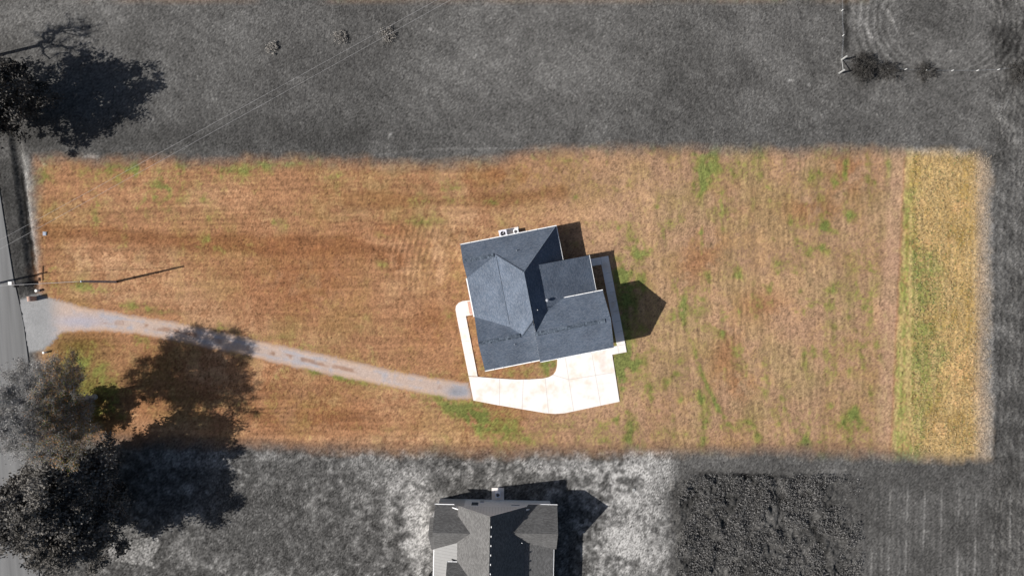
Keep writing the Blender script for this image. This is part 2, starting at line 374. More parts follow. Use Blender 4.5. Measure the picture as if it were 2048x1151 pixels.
    # pale strip round the golden corner
    g += 52*sstep(16, 6, np.abs(px-1975))*sstep(310, 350, py)*sstep(920, 905, py)*(.55+.45*sstep(600, 800, py))
    g += 34*sstep(14, 5, np.abs(py-306)+wob*.3)*sstep(1800, 1830, px)*sstep(1950, 1920, px)
    # neighbour's patchy seeded yard
    yard = sstep(893, 903, py+wob*.3)*sstep(1362, 1330, px+wob*1.6+6*n3)
    pat = .75*fbm(X, Y, 1.9, 121, 3, .8)+.55*fbm(X, Y, .7, 123, 2)+.45*fbm(X, Y, 7, 127)+.14*grain
    bias = .20-.9*blob(px, py, 1255, 1050, 95, 150)-.8*blob(px, py, 830, 1050, 34, 120)-.7*blob(px, py, 770, 960, 90, 40)-.6*blob(px, py, 1150, 930, 200, 26)-.5*blob(px, py, 460, 915, 260, 14)+.45*blob(px, py, 560, 1050, 230, 70)+.5*blob(px, py, 900, 975, 60, 20)-.5*blob(px, py, 850, 1110, 20, 60)-.9*blob(px, py, 1320, 960, 40, 60)
    bare = sstep(.34, -.42, pat+bias)
    near = np.clip(blob(px, py, 1255, 1050, 110, 150)+blob(px, py, 830, 1060, 50, 110)+.6*blob(px, py, 1150, 935, 200, 30), 0, 1)
    yv = 86+4*n3+9*fbm(X, Y, .8, 129, 2)+bare*((34+32*near)+10*n3)
    soil = sstep(.3, 1, -(pat+bias))
    yv = yv+soil*24*near
    yv = yv+50*(sdf(px, py, [(235,1078),(318,1070),(322,1088),(300,1120),(308,1132),(225,1120),(216,1100)]) < n3*3)*(1-bare)
    g = g*(1-yard)+yv*yard
    # weedy patch and crop rows, south east
    se = sstep(908, 940, py)*sstep(1334, 1362, px+wob*1.6+6*n3)
    g = g-se*8
    weeds = se*sstep(945, 955, py+wob*.3)*sstep(1700, 1600, px+.25*(1151-py)-60+wob*2)
    g = g-weeds*(8+12*sstep(-.1, .7, fbm(X, Y, 2, 131)))+weeds*8*n3
    g -= 26*se*sstep(7, 1, seg_dist(px, py, [(1400,946),(1550,952)])+2*n3)
    g -= 26*se*sstep(8, 1, seg_dist(px, py, [(1608,985),(1620,1035),(1645,1090),(1665,1150)])+4*n3)*sstep(-.4, .3, n2)
    rws = np.sin((px+.02*py)*2*math.pi/34.5+.5)
    g += se*sstep(1640, 1760, px)*sstep(950, 1010, py)*(34*sstep(.88, 1, rws)*sstep(-.8, .3, n2)+5*np.sin((px)*2*math.pi/11.5))
    g += 24*se*blob(px, py, 1650, 940, 60, 5)*sstep(-.2, .5, n3)
    # road verge, ditch and pale shoulder
    dv = np.interp(py, [d[1] for d in ROAD_E], [d[0] for d in ROAD_E])
    ditch = np.interp(py, [250, 330, 430, 545, 600], [26, 38, 50, 66, 72])
    verge = sstep(600, 575, py)*(px < ditch)*sstep(300, 340, py)
    g = g*(1-verge)+(74+7*n2+6*n3)*verge
    sh = sstep(4, 8, px-ditch)*sstep(34, 14, px-ditch)*sstep(600, 570, py)*sstep(300, 320, py)
    g = g*(1-sh)+(122+14*n3+8*n2)*sh
    g -= 46*sstep(5.5, 1, np.abs(px-ditch+3*n3))*sstep(600, 550, py)*sstep(320, 360, py)
    g += 20*sstep(700, 730, py)*sstep(100, 60, px)*sstep(880, 860, py)
    # fine turf texture
    fig = .3*aniso(X, Y, .33, .33, 33)+.7*grain
    g = g*(1+.05*n3+.06*n2+(.20+.10*yard)*fig)
    g = np.clip(g, 22, 215)/255.
    gl = (np.where(g <= .04045, g/12.92, ((g+.055)/1.055)**2.4)/KEXP).astype(np.float32)
    # thin dry band along the south lot line
    C = mix(C, L(128, 100, 80), .55*sstep(22, 6, np.abs(py-(bot-6))+4*n3)*(px < 1790))
    C = C*(1+.07*n3+.36*fib)[..., None]*1.04
    GL = np.stack([gl*1.03, gl, gl*.955], -1)*.95
    # gravel drive
    gd = sdf(px, py, GRAVEL)+2.2*n3+1.6*fib
    gm = sstep(3.5, -3.5, gd)
    mid = seg_dist(px, py, [(110,630),(180,640),(270,648),(370,664),(470,690),(600,717),(700,739),(800,760),(920,781)])
    GV = np.empty(X.shape+(3,), np.float32); GV[:] = L(184, 178, 180)
    GV = mix(GV, L(202, 176, 158), sstep(-.3, .6, n2+.6*n3+.6*sstep(9, 3, mid))*.75)
    GV = mix(GV, L(202, 174, 154), .8*sstep(-11, -3, gd)*sstep(120, 160, px))
    GV = mix(GV, L(150, 152, 160), blob(px, py, 915, 782, 28, 12)*.9)
    GV = mix(GV, L(178, 176, 188), .8*blob(px, py, 160, 642, 60, 12))
    tuft = sstep(.25, .6, vnoise(X/.9, Y/.9, 141)+.35*n3-.25)*sstep(6.5, 2.5, mid+1.5*n3)*sstep(180, 210, px)*sstep(890, 870, px)
    GV = mix(GV, L(138, 92, 56), tuft*.55*sstep(-.6, .1, n1+.4*sstep(500, 300, px)+.4*blob(px, py, 640, 720, 80, 60)))
    GV = GV*(1+.07*fib+.05*n3)[..., None]
    gray = (160+6*n3+4*fib)/255.; grl = (((gray+.055)/1.055)**2.4/KEXP)
    GV = mix(GV, np.stack([grl]*3, -1).astype(np.float32), sstep(135, 85, px))
    OUT = GL*(1-M[..., None])+C*M[..., None]
    OUT = OUT*(1-gm[..., None])+GV*gm[..., None]
    return np.clip(OUT, .002, .9), gm, M, weeds, strip*M, east, fib, n3, n2, rows, bare*yard, dv

COLR, gm, M, weeds, strip, east, fib, n3, n2, rows, bare, dv = paint(X, Y, px, py)
rough_amp = .022+.025*(1-M)+.07*weeds+.05*strip+.05*east*(1-M)
Z = rough_amp*(fib*.8+n3*.45*M+n3*.15)+.04*n2*(.4+weeds)+.10*rows
Z += weeds*.42*np.clip(fbm(X, Y, 1.5, 151, 3), -.4, 1)
wz_ = lambda x, y: .42*np.clip(fbm(x, y, 1.5, 151, 3), -.4, 1)
Z = Z*(1-.75*gm)*(1-.6*bare)
ditch = np.interp(py, [250, 330, 430, 545, 600], [26, 38, 50, 66, 72])
Z -= .45*sstep(16, 2, np.abs(px-ditch))*sstep(600, 560, py)*sstep(200, 300, py)
onroad = sstep(6, -2, px-dv)
Z = Z*(1-onroad)-.10*onroad
farm = (np.abs(X) > 81.2) | (np.abs(Y) > 47.3)
Z = np.where(farm, -.05, Z)
h_, w_ = X.shape
verts = np.stack([X, Y, Z], -1).reshape(-1, 3).astype(np.float32)
idx = np.arange(h_*w_).reshape(h_, w_)
quads = np.stack([idx[:-1, :-1], idx[:-1, 1:], idx[1:, 1:], idx[1:, :-1]], -1).reshape(-1, 4)
def mesh_np(name, v, q, colr_=None, mat=None, smooth=True):
    me = bpy.data.meshes.new(name); k = q.shape[1]
    me.vertices.add(len(v)); me.vertices.foreach_set('co', v.astype(np.float32).ravel())
    me.loops.add(q.size); me.loops.foreach_set('vertex_index', q.astype(np.int32).ravel())
    me.polygons.add(len(q)); me.polygons.foreach_set('loop_start', np.arange(0, q.size, k, dtype=np.int32))
    me.polygons.foreach_set('loop_total', np.full(len(q), k, np.int32))
    if smooth: me.polygons.foreach_set('use_smooth', np.ones(len(q), bool))
    if colr_ is not None:
        a = me.attributes.new('tint', 'FLOAT_COLOR', 'POINT')
        c = np.ones((len(v), 4), np.float32); c[:, :3] = colr_; a.data.foreach_set('color', c.ravel())
    me.update(calc_edges=True)
    if mat: me.materials.append(mat)
    o = bpy.data.objects.new(name, me); COL.objects.link(o)
    return o
m_ground = mat_attr('turf', 9.0, .16, bump=.5)
gcol = COLR.reshape(-1, 3)
# split off the cells of the gravel drive: same surface, laid a little higher
gflat = gm.reshape(-1) > .5
qg = gflat[quads].all(1)
o = mesh_np('ground', verts, quads, gcol, m_ground); tag(o, kind='structure')
used = np.unique(quads[qg]); remap = np.full(len(verts), -1); remap[used] = np.arange(len(used))
gv = verts[used].copy(); gv[:, 2] = np.maximum(gv[:, 2], -.01)+.03
m_gravel = mat_attr('gravel', 16.0, .22, bump=.6)
o = mesh_np('gravel_driveway', gv, remap[quads[qg]], gcol[used], m_gravel); tag(o, kind='structure')

# ------------------------------------------------------------------ road
m_road, n_, b_ = node_mat('asphalt')
tc = N(n_, 'ShaderNodeTexCoord'); mp = N(n_, 'ShaderNodeMapping'); mp.inputs['Rotation'].default_value = (0, 0, math.radians(-5))
n_.links.new(tc.outputs['Object'], mp.inputs[0])
wv = N(n_, 'ShaderNodeTexNoise'); wv.inputs['Scale'].default_value = 1.1; wv.inputs['Detail'].default_value = 3
mp2 = N(n_, 'ShaderNodeMapping'); mp2.inputs['Scale'].default_value = (1, .03, 1); n_.links.new(mp.outputs[0], mp2.inputs[0]); n_.links.new(mp2.outputs[0], wv.inputs['Vector'])
nz = N(n_, 'ShaderNodeTexNoise'); nz.inputs['Scale'].default_value = 18; n_.links.new(tc.outputs['Object'], nz.inputs['Vector'])
ad = N(n_, 'ShaderNodeMath', operation='MULTIPLY_ADD'); ad.inputs[1].default_value = .25; n_.links.new(nz.outputs['Fac'], ad.inputs[0]); n_.links.new(wv.outputs['Fac'], ad.inputs[2])
cr = N(n_, 'ShaderNodeValToRGB'); cr.color_ramp.elements[0].position = .35; cr.color_ramp.elements[0].color = colr(98, 98, 98); cr.color_ramp.elements[1].position = .85; cr.color_ramp.elements[1].color = colr(132, 132, 132)
n_.links.new(ad.outputs[0], cr.inputs[0]); n_.links.new(cr.outputs[0], b_.inputs['Base Color']); b_.inputs['Roughness'].default_value = .9
road = MB(); RW = 88
rp = [W(x, y) for x, y in ROAD_E]; lp = [W(x-RW, y+4) for x, y in ROAD_E]
rp = [rp[0]+Vector((-9, 60, 0))]+rp+[rp[-1]+Vector((3, -60, 0))]; lp = [lp[0]+Vector((-9, 60, 0))]+lp+[lp[-1]+Vector((3, -60, 0))]
for i in range(len(rp)-1):
    road.poly([(lp[i].x, lp[i].y, .07), (lp[i+1].x, lp[i+1].y, .07), (rp[i+1].x, rp[i+1].y, .07), (rp[i].x, rp[i].y, .07)])
    road.poly([(rp[i].x, rp[i].y, .07), (rp[i+1].x, rp[i+1].y, .07), (rp[i+1].x+.05, rp[i+1].y, -.3), (rp[i].x+.05, rp[i].y, -.3)])
o = road.build('road', m_road); tag(o, kind='structure')

# ------------------------------------------------------------------ concrete
m_conc, n_, b_ = node_mat('concrete')
tc = N(n_, 'ShaderNodeTexCoord'); nz = N(n_, 'ShaderNodeTexNoise'); nz.inputs['Scale'].default_value = .5; nz.inputs['Detail'].default_value = 6; nz.inputs['Roughness'].default_value = .62
n_.links.new(tc.outputs['Object'], nz.inputs['Vector'])
cr = N(n_, 'ShaderNodeValToRGB'); e = cr.color_ramp.elements
e[0].position = .32; e[0].color = (.64, .55, .47, 1); e[1].position = .50; e[1].color = (.715, .67, .64, 1)
n_.links.new(nz.outputs['Fac'], cr.inputs[0]); n_.links.new(cr.outputs[0], b_.inputs['Base Color']); b_.inputs['Roughness'].default_value = .85
b_.inputs['Specular IOR Level'].default_value = .2
# tyre-dirt stain near the garage door: a real mark on this slab
st = W(880+850/2.617, 410+820/2.617)
vm = N(n_, 'ShaderNodeVectorMath', operation='SUBTRACT'); vm.inputs[1].default_value = (st.x, st.y, 0); n_.links.new(tc.outputs['Object'], vm.inputs[0])
v2 = N(n_, 'ShaderNodeVectorMath', operation='MULTIPLY'); v2.inputs[1].default_value = (1.0, .42, 0); n_.links.new(vm.outputs[0], v2.inputs[0])
v3 = N(n_, 'ShaderNodeVectorMath', operation='LENGTH'); n_.links.new(v2.outputs[0], v3.inputs[0])
nzb = N(n_, 'ShaderNodeTexNoise'); nzb.inputs['Scale'].default_value = 1.2; nzb.inputs['Detail'].default_value = 5; n_.links.new(tc.outputs['Object'], nzb.inputs['Vector'])
sb = N(n_, 'ShaderNodeMath', operation='MULTIPLY_ADD'); sb.inputs[1].default_value = 2.2; n_.links.new(nzb.outputs['Fac'], sb.inputs[0]); n_.links.new(v3.outputs['Value'], sb.inputs[2])
mr = N(n_, 'ShaderNodeMapRange'); mr.inputs['From Min'].default_value = 1.1; mr.inputs['From Max'].default_value = 1.9; mr.inputs['To Min'].default_value = .6; mr.inputs['To Max'].default_value = 0
n_.links.new(sb.outputs[0], mr.inputs['Value'])
mx = N(n_, 'ShaderNodeMixRGB'); mx.inputs[2].default_value = (.52, .44, .38, 1); n_.links.new(mr.outputs[0], mx.inputs[0]); n_.links.new(cr.outputs[0], mx.inputs[1]); n_.links.new(mx.outputs[0], b_.inputs['Base Color'])
m_joint = mat_plain('joint', (.36, .34, .325, 1), .9)
def K(x, y, z=.12): p = W(880+x/2.617, 410+y/2.617, z); return (p.x, p.y)
def slab(name, pts, joints=(), z=.12, wj=.045):
    mb = MB(); mb.prism([K(*p, z) for p in pts], -.25, z, 0)
    for p, q in joints:
        a = Vector(K(*p, z)); b = Vector(K(*q, z)); t = (b-a).normalized(); nrm = Vector((-t.y, t.x))*wj/2
        mb.poly([(*(a-nrm), z+.004), (*(b-nrm), z+.004), (*(b+nrm), z+.004), (*(a+nrm), z+.004)][::1], 1)
    o = mb.build(name, [m_conc, m_joint]); tag(o, kind='structure'); return o
slab('driveway', [(197,898),(300,906),(400,912),(470,911),(540,906),(570,899),(593,886),(606,868),(613,840),(614,790),(893,728),(940,1027),(650,1088),(600,1091),(550,1087),(420,1065),(300,1045),(175,1021),(150,896)],
     [((312,908),(312,1046)),((436,912),(430,1066)),((550,905),(569,1088)),((655,792),(700,1077)),((793,768),(841,1047)),((592,887),(675,912)),((675,912),(905,875))])
slab('sidewalk', [(135,580),(160,575),(215,563),(200,490),(160,497),(118,502),(97,511),(84,526),(81,545),(86,575),(149.5,893),(196.4,895)],
     [((88,590),(138,583)),((100,650),(150,642)),((114,715),(162,706)),((127,780),(175,770)),((140,845),(187,834))], z=.124)
slab('back_walk', [(893.5,783),(977,768),(967,712),(881,265),(760,286),(766,324),(845,311),(924,722),(928,735),(886,744)],
     [((840,272),(848,312)),((868,358),(898,350)),((878,408),(908,399)),((888,458),(918,451)),((897,508),(927,500)),((907,558),(937,550)),((917,610),(947,602)),((926,665),(957,657)),((928,735),(972,727)),((930,735),(935,776))], z=.128)

# ------------------------------------------------------------------ materials of the houses
m_shing = mat_shingle('blue_grey_shingle', (.083, .106, .143, 1), (.138, .160, .200, 1))
m_cap_shadow = mat_shingle('ridge_shingle_shadow', (.034, .046, .064, 1), (.125, .15, .185, 1), row=.55, tab=.36, contrast=.7)  # dark ridge tabs, the shadow beside the ridge vent painted into their colour
m_white = mat_plain('white_trim', (.80, .80, .80, 1), .45, var=.04)
m_siding = mat_stripes('lap_siding', (.62, .60, .57), 'v', .18)
m_brick, n_, b_ = node_mat('brick')
uvn = N(n_, 'ShaderNodeUVMap'); brk = N(n_, 'ShaderNodeTexBrick'); brk.inputs['Scale'].default_value = 1; brk.inputs['Brick Width'].default_value = .22; brk.inputs['Row Height'].default_value = .075; brk.inputs['Mortar Size'].default_value = .008
brk.inputs['Color1'].default_value = (.42, .19, .13, 1); brk.inputs['Color2'].default_value = (.55, .28, .2, 1); brk.inputs['Mortar'].default_value = (.6, .55, .5, 1)
n_.links.new(uvn.outputs[0], brk.inputs['Vector']); n_.links.new(brk.outputs[0], b_.inputs['Base Color']); b_.inputs['Roughness'].default_value = .9
m_glass = mat_plain('window_glass', (.03, .04, .05, 1), .08, spec=.8)
m_door = mat_stripes('garage_panel', (.72, .72, .70), 'v', .53, lo=.75, width=.05)
m_wood = mat_plain('door_wood', (.16, .08, .04, 1), .5)
m_gshing = mat_shingle('grey_shingle', (.095, .093, .091, 1), (.155, .152, .149, 1), contrast=.55, big=.06)
m_gsiding = mat_stripes('pale_siding', (.78, .77, .76), 'v', .18, lo=.85)
m_batten = mat_stripes('board_batten', (.72, .715, .71), 'u', .42, lo=.74)
m_seam = mat_stripes('standing_seam', (.135, .134, .132), 'u', .46, lo=.55, rough=.45, width=.10)
m_black = mat_plain('black_metal', (.015, .015, .015, 1), .4)
m_metal = mat_plain('grey_metal', (.42, .44, .48, 1), .45, metal=.3)
m_paleac = mat_plain('ac_casing', (.62, .62, .68, 1), .5)

def frame(ox, oy, deg):
    c, s_ = math.cos(math.radians(deg)), math.sin(math.radians(deg))
    # house frame: a runs to the right, b runs down the picture
    return lambda a, b, z: (ox+a*c+b*s_, oy+a*s_-b*c, z)
def solid_roof(name, verts, faces, mats, parent, xf, thick=.2):
    """roof sheet with real thickness and a fascia: mats = [shingle, fascia]"""
    mb = MB(); V = [tuple(v) for v in verts]; n = len(V)
    # xf mirrors, so wind faces for an upward normal after the transform
    F = []
    for f in faces:
        P = [Vector(xf(*V[i])) for i in f]
        nn = sum(((P[i]-P[0]).cross(P[i+1]-P[0]) for i in range(1, len(P)-1)), Vector())
        F.append(list(f) if nn.z > 0 else list(f)[::-1])
    mb.v = V+[(a, b, z-thick) for a, b, z in V]
    ed = {}
    for f in F:
        for i in range(len(f)): ed[(f[i], f[(i+1) % len(f)])] = 1
    for f in F: mb.f.append(f); mb.m.append(0)
    for f in F: mb.f.append([i+n for i in f[::-1]]); mb.m.append(1)
    for (p, q) in ed:
        if (q, p) not in ed: mb.f.append([q, p, p+n, q+n]); mb.m.append(1)
    return mb.build(name, mats, parent, xf)
def obox(mb, xf, a0, b0, z0, a1, b1, z1, mi=0):
    # box given in house coordinates, wound for the mirrored frame
    t = MB().box(a0, b0, z0, a1, b1, z1, mi)
    k = len(mb.v); mb.v += t.v; mb.f += [[i+k for i in f[::-1]] for f in t.f]; mb.m += t.m
def gable(mb, axis, lo, hi, c0, c1, cr, zb, ze, zr, mi=0):
    """five-sided wall prism; axis 'a': section in b extruded along a"""
    sec = [(c0, zb), (c1, zb), (c1, ze), (cr, zr), (c0, ze)]
    P = (lambda t, s_: (t, s_[0], s_[1])) if axis == 'a' else (lambda t, s_: (s_[0], t, s_[1]))
    fs = [[P(lo, s_) for s_ in sec], [P(hi, s_) for s_ in sec][::-1]]
    for i in range(5):
        j = (i+1) % 5; fs.append([P(lo, sec[j]), P(lo, sec[i]), P(hi, sec[i]), P(hi, sec[j])])
    for f in fs:
        mb.poly(f if axis == 'a' else f[::-1], mi)
def caps(name, segs, parent, xf, mat, wd=.17, up=.05, step=.28):
    mb = MB(); rnd = random.Random(5)
    for p, q in segs:
        p = Vector(p); q = Vector(q); Ln = (q-p).length; k = max(1, int(Ln/step)); t = (q-p)/k
        h = Vector((t.x, t.y, 0)).normalized(); sd = Vector((-h.y, h.x, 0))
        for i in range(k):
            a = p+t*i; b = p+t*(i+1.12 if i < k-1 else 1)
            z0 = up+rnd.uniform(0, .015); dz = .11
            A = [a-sd*wd+Vector((0, 0, z0-dz)), a+Vector((0, 0, z0+.03)), a+sd*wd+Vector((0, 0, z0-dz))]
            B = [b-sd*wd+Vector((0, 0, z0-dz+.02)), b+Vector((0, 0, z0+.05)), b+sd*wd+Vector((0, 0, z0-dz+.02))]
            mb.poly([A[0], A[1], B[1], B[0]][::1]); mb.poly([A[1], A[2], B[2], B[1]])
            mb.poly([B[0], B[1], B[2]])
    mb2 = MB(); mb2.v = mb.v; mb2.m = mb.m
    for f in mb.f:
        P = [Vector(xf(*mb.v[i])) for i in f]; nn = (P[1]-P[0]).cross(P[2]-P[0])
        mb2.f.append(f if nn.z >= 0 else f[::-1])
    return mb2.build(name, mat, parent, xf)
def gutter(parent, xf, a0, b0, a1, b1, z, d=(0, 0), mat=None, wd=.15):
    wd *= .72
    """white open gutter hung on the fascia, d = outward direction in house frame"""
    mb = MB(); ax, bx = d[0]*wd, d[1]*wd; e = .004
    ox_, oy_ = d[0]*e, d[1]*e
    lo = lambda: None
    a0o, b0o, a1o, b1o = a0+ox_, b0+oy_, a1+ox_, b1+oy_
    obox(mb, xf, min(a0o, a1o, a0o+ax, a1o+ax), min(b0o, b1o, b0o+bx, b1o+bx), z-.15, max(a0o, a1o, a0o+ax, a1o+ax), max(b0o, b1o, b0o+bx, b1o+bx), z-.03)
    # hangers across it
    Ln = math.hypot(a1-a0, b1-b0); k = max(2, int(Ln/1.3))
    for i in range(k+1):
        t = i/k; a = a0o+(a1o-a0o)*t; b = b0o+(b1o-b0o)*t
        if d[0]: obox(mb, xf, min(a, a+ax), b-.03, z-.03, max(a, a+ax), b+.03, z+.015)
        else: obox(mb, xf, a-.03, min(b, b+bx), z-.03, a+.03, max(b, b+bx), z+.015)
    return mb.build('gutter', mat or m_white, parent, xf)
def window(parent, xf, face, c, w2, z0, z1, pos, fm=None, out_=.05):
    """face 'a-','a+','b-','b+': which way it looks; pos = wall plane, c = centre along wall"""
    s_ = -1 if face[1] == '-' else 1
    f = MB(); g = MB(); t = .07
    def bx(m, c0, c1, za, zb, d0, d1):
        if face[0] == 'a': obox(m, xf, pos+s_*d0, c0, za, pos+s_*d1, c1, zb)
        else: obox(m, xf, c0, pos+s_*d0, za, c1, pos+s_*d1, zb)
    bx(f, c-w2-t, c-w2, z0-t, z1+t, .003, out_); bx(f, c+w2, c+w2+t, z0-t, z1+t, .003, out_)
    bx(f, c-w2, c+w2, z0-t, z0, .003, out_); bx(f, c-w2, c+w2, z1, z1+t, .003, out_); bx(f, c-w2, c+w2, (z0+z1)/2-.02, (z0+z1)/2+.02, .003, out_-.015)
    fo = f.build('window', fm or m_white, parent, xf)
    bx(g, c-w2, c+w2, z0, z1, .002, .02); g.build('pane', m_glass, fo, xf)
    return fo

# ------------------------------------------------------------------ main house (blue-grey roof)
O1 = W(1048, 544, 7.6)
X1 = frame(O1.x, O1.y, 11.1)
hs = empty('house', (0, 0, 0), 'large house with blue grey shingle roofs in the middle of the tan lawn', 'house')
zr = 7.6
V = [(0, 0, zr), (0, 6.75, zr),                         # 0 R1 1 R2
     (-8.25, -5.8, 3), (6, -5.8, 3),                    # 2 A 3 B
     (-3.42, -3.25, 5.02), (-8.25, -3.25, 5.02),        # 4 P1 5 north gable end
     (-8.25, -.85, 3), (-8.25, 4.9, 3),                 # 6 7
     (-3.42, 7.25, 5.02), (-1.9, 8.65, 6.16), (-8.25, 8.65, 6.16),  # 8 Q 9 P2 10 south gable end
     (-8.25, 12.9, 3), (-.1, 12.9, 3), (-.1, 6.75, 7.6),  # 11 12 13
     (6, 8.7, 3), (0, 8.7, 7.6)]                        # 14 15
F = [(2, 3, 0, 4, 5), (5, 4, 6), (4, 0, 1, 13, 9, 8), (4, 8, 7, 6), (8, 9, 10, 7), (10, 9, 13, 12, 11), (0, 3, 14, 15, 1)]
rf = solid_roof('roof', V, F, [m_shing, m_white], hs, X1)
rg = solid_roof('garage_roof', [(-.15, 8.77, 7.7), (10.6, 8.77, 7.7), (-.15, 4.65, 5.0), (10.6, 4.65, 5.0), (-.15, 12.97, 5.0), (10.6, 12.97, 5.0)],
           [(0, 1, 3, 2), (0, 1, 5, 4)], [m_shing, m_white], hs, X1)
solid_roof('porch_roof', [(2.28, -.66, 5.89), (2.28, 6.0, 5.89), (9.85, -.66, 3.25), (9.85, 4.64, 3.25), (9.85, 6.0, 3.25)],
           [(0, 1, 4, 3, 2)], [m_shing, m_white], hs, X1)
caps('ridge_cap', [((-8.2, -3.25, 5.02), (-3.5, -3.25, 5.02))], hs, X1, m_cap_shadow, wd=.27, up=.07)
caps('ridge_cap', [((-8.2, 8.65, 6.16), (-2.0, 8.65, 6.16))], hs, X1, m_cap_shadow, wd=.27, up=.07)
caps('ridge_cap', [((-.1, 8.77, 7.7), (10.0, 8.77, 7.7))], hs, X1, m_cap_shadow, wd=.27, up=.07)
caps('ridge_cap', [((0, 0, zr), (0, 6.6, zr)), ((-3.42, -3.25, 5.02), (0, 0, zr)), ((-1.9, 8.65, 6.16), (-.1, 6.85, 7.55))], hs, X1, m_shing, wd=.14)
caps('slope_break', [((-3.42, -3.1, 5.02), (-3.42, 7.1, 5.02))], hs, X1, m_shing, wd=.10, up=.03)
caps('hip_cap', [((5.95, -5.75, 3.02), (.1, -.1, 7.5))], hs, X1, m_shing, wd=.12)
gutter(hs, X1, -8.25, -5.8, 6.0, -5.8, 3.0, (0, -1))
gutter(hs, X1, 6.0, -5.8, 6.0, -.7, 3.0, (1, 0), wd=.12)
gutter(hs, X1, -8.25, -.8, -8.25, 4.85, 3.0, (-1, 0), wd=.2)
gutter(hs, X1, -8.25, 12.9, -.1, 12.9, 3.0, (0, 1), wd=.18)
gutter(hs, X1, -.1, 12.97, 10.0, 12.97, 5.0, (0, 1), wd=.13)
gutter(hs, X1, 5.0, 4.65, 10.6, 4.65, 5.0, (0, -1), wd=.14)
gutter(hs, X1, 9.85, -.66, 9.85, 4.5, 3.25, (1, 0), wd=.12)
# walls
wl = MB()
obox(wl, X1, -4.9, -5.4, 0, 5.6, 12.5, 2.78)
obox(wl, X1, -7.85, -5.4, 0, -4.9, -1.2, 2.78); obox(wl, X1, -7.85, 5.3, 0, -4.9, 12.5, 2.78)
gable(wl, 'a', -7.85, -5.2, -5.4, -1.2, -3.25, 2.781, 2.95, 4.72)
gable(wl, 'a', -7.85, -5.2, 5.3, 12.5, 8.65, 2.781, 2.95, 5.86)
wl.build('wall', m_siding, hs, X1)
wg = MB(); gable(wg, 'a', -.05, 10.2, 5.06, 12.55, 8.77, .0, 4.9, 7.42); wg.build('garage_wall', m_siding, hs, X1)
for c in (-6.0, -1.5, 3.0): window(hs, X1, 'b-', c, .5, .9, 2.2, -5.4)
for c in (-4.2,): window(hs, X1, 'a+', c, .5, .9, 2.2, 5.6)
for c in (.6, 3.2): window(hs, X1, 'a+', c, .7, .5, 2.2, 5.6)
window(hs, X1, 'a-', -3.3, .8, .8, 2.3, -7.85); window(hs, X1, 'a-', 8.65, .9, .8, 2.3, -7.85)
window(hs, X1, 'b+', -5.6, .5, .9, 2.2, 12.5); window(hs, X1, 'b+', -2.4, .5, .9, 2.2, 12.5)
window(hs, X1, 'a+', 8.77, .6, 4.3, 5.5, 10.2); window(hs, X1, 'a+', 10.8, .5, 1.0, 2.2, 10.2)
for c in (2.7, 7.2):
    d = MB(); obox(d, X1, c-1.35, 12.552, .13, c+1.35, 12.60, 2.4); do = d.build('garage_door', m_door, hs, X1)
    h = MB(); obox(h, X1, c-.1, 12.602, .45, c+.1, 12.64, .5); h.build('handle', m_black, do, X1)
d = MB(); obox(d, X1, -4.96, 1.5, .32, -4.903, 2.5, 2.4); do = d.build('front_door', m_wood, hs, X1)
h = MB(); obox(h, X1, -5.0, 2.32, 1.3, -4.963, 2.38, 1.42); h.build('handle', m_metal, do, X1)
d = MB(); obox(d, X1, 5.603, 1.5, .3, 5.65, 2.4, 2.35); d.build('back_door', m_white, hs, X1)
for b in (-.6, 1.4, 4.6):
    p = MB(); obox(p, X1, -7.95, b-.1, .3, -7.75, b+.1, 2.78); p.build('post', m_white, hs, X1)
for b in (-.35, 4.35):
    p = MB(); obox(p, X1, 9.35, b-.1, .0, 9.55, b+.1, 3.13); p.build('post', m_white, hs, X1)
ps = MB(); obox(ps, X1, -8.0, -1.19, -.2, -4.904, 5.29, .32); ps.build('porch_slab', m_conc, hs, X1)
ps = MB(); obox(ps, X1, 5.61, -.4, -.2, 9.2, 4.9, .11); ps.build('patio_slab', m_conc, hs, X1)
# brick steps at the front porch
sp_ = MB(); obox(sp_, X1, -9.05, 2.55, -.2, -8.45, 4.55, .20); obox(sp_, X1, -8.45, 2.55, -.2, -8.004, 4.55, .34); sp_.build('brick_step', m_brick, hs, X1)
# roof vents
def vent(a, b, z, r, hgt, name='vent_pipe', mat=None):
    p = MB(); c = X1(a, b, z-.2); p.tube([c, (c[0], c[1], z+hgt)], r, 10); return p.build(name, mat or m_metal, hs, smooth=False)
vent(-.4, -3.3, 4.98, .05, .35); vent(-3.25, 9.76, 5.3, .05, .35); vent(.85, 5.54, 6.95, .05, .4, mat=m_white)
vt = MB(); c = X1(2.5, 4.49, 5.75); vt.tube([c, (c[0], c[1], 6.0), (c[0], c[1], 6.15), (c[0], c[1], 6.3)], [.12, .12, .24, .1], 12); vt.build('vent_cap', m_metal, hs)

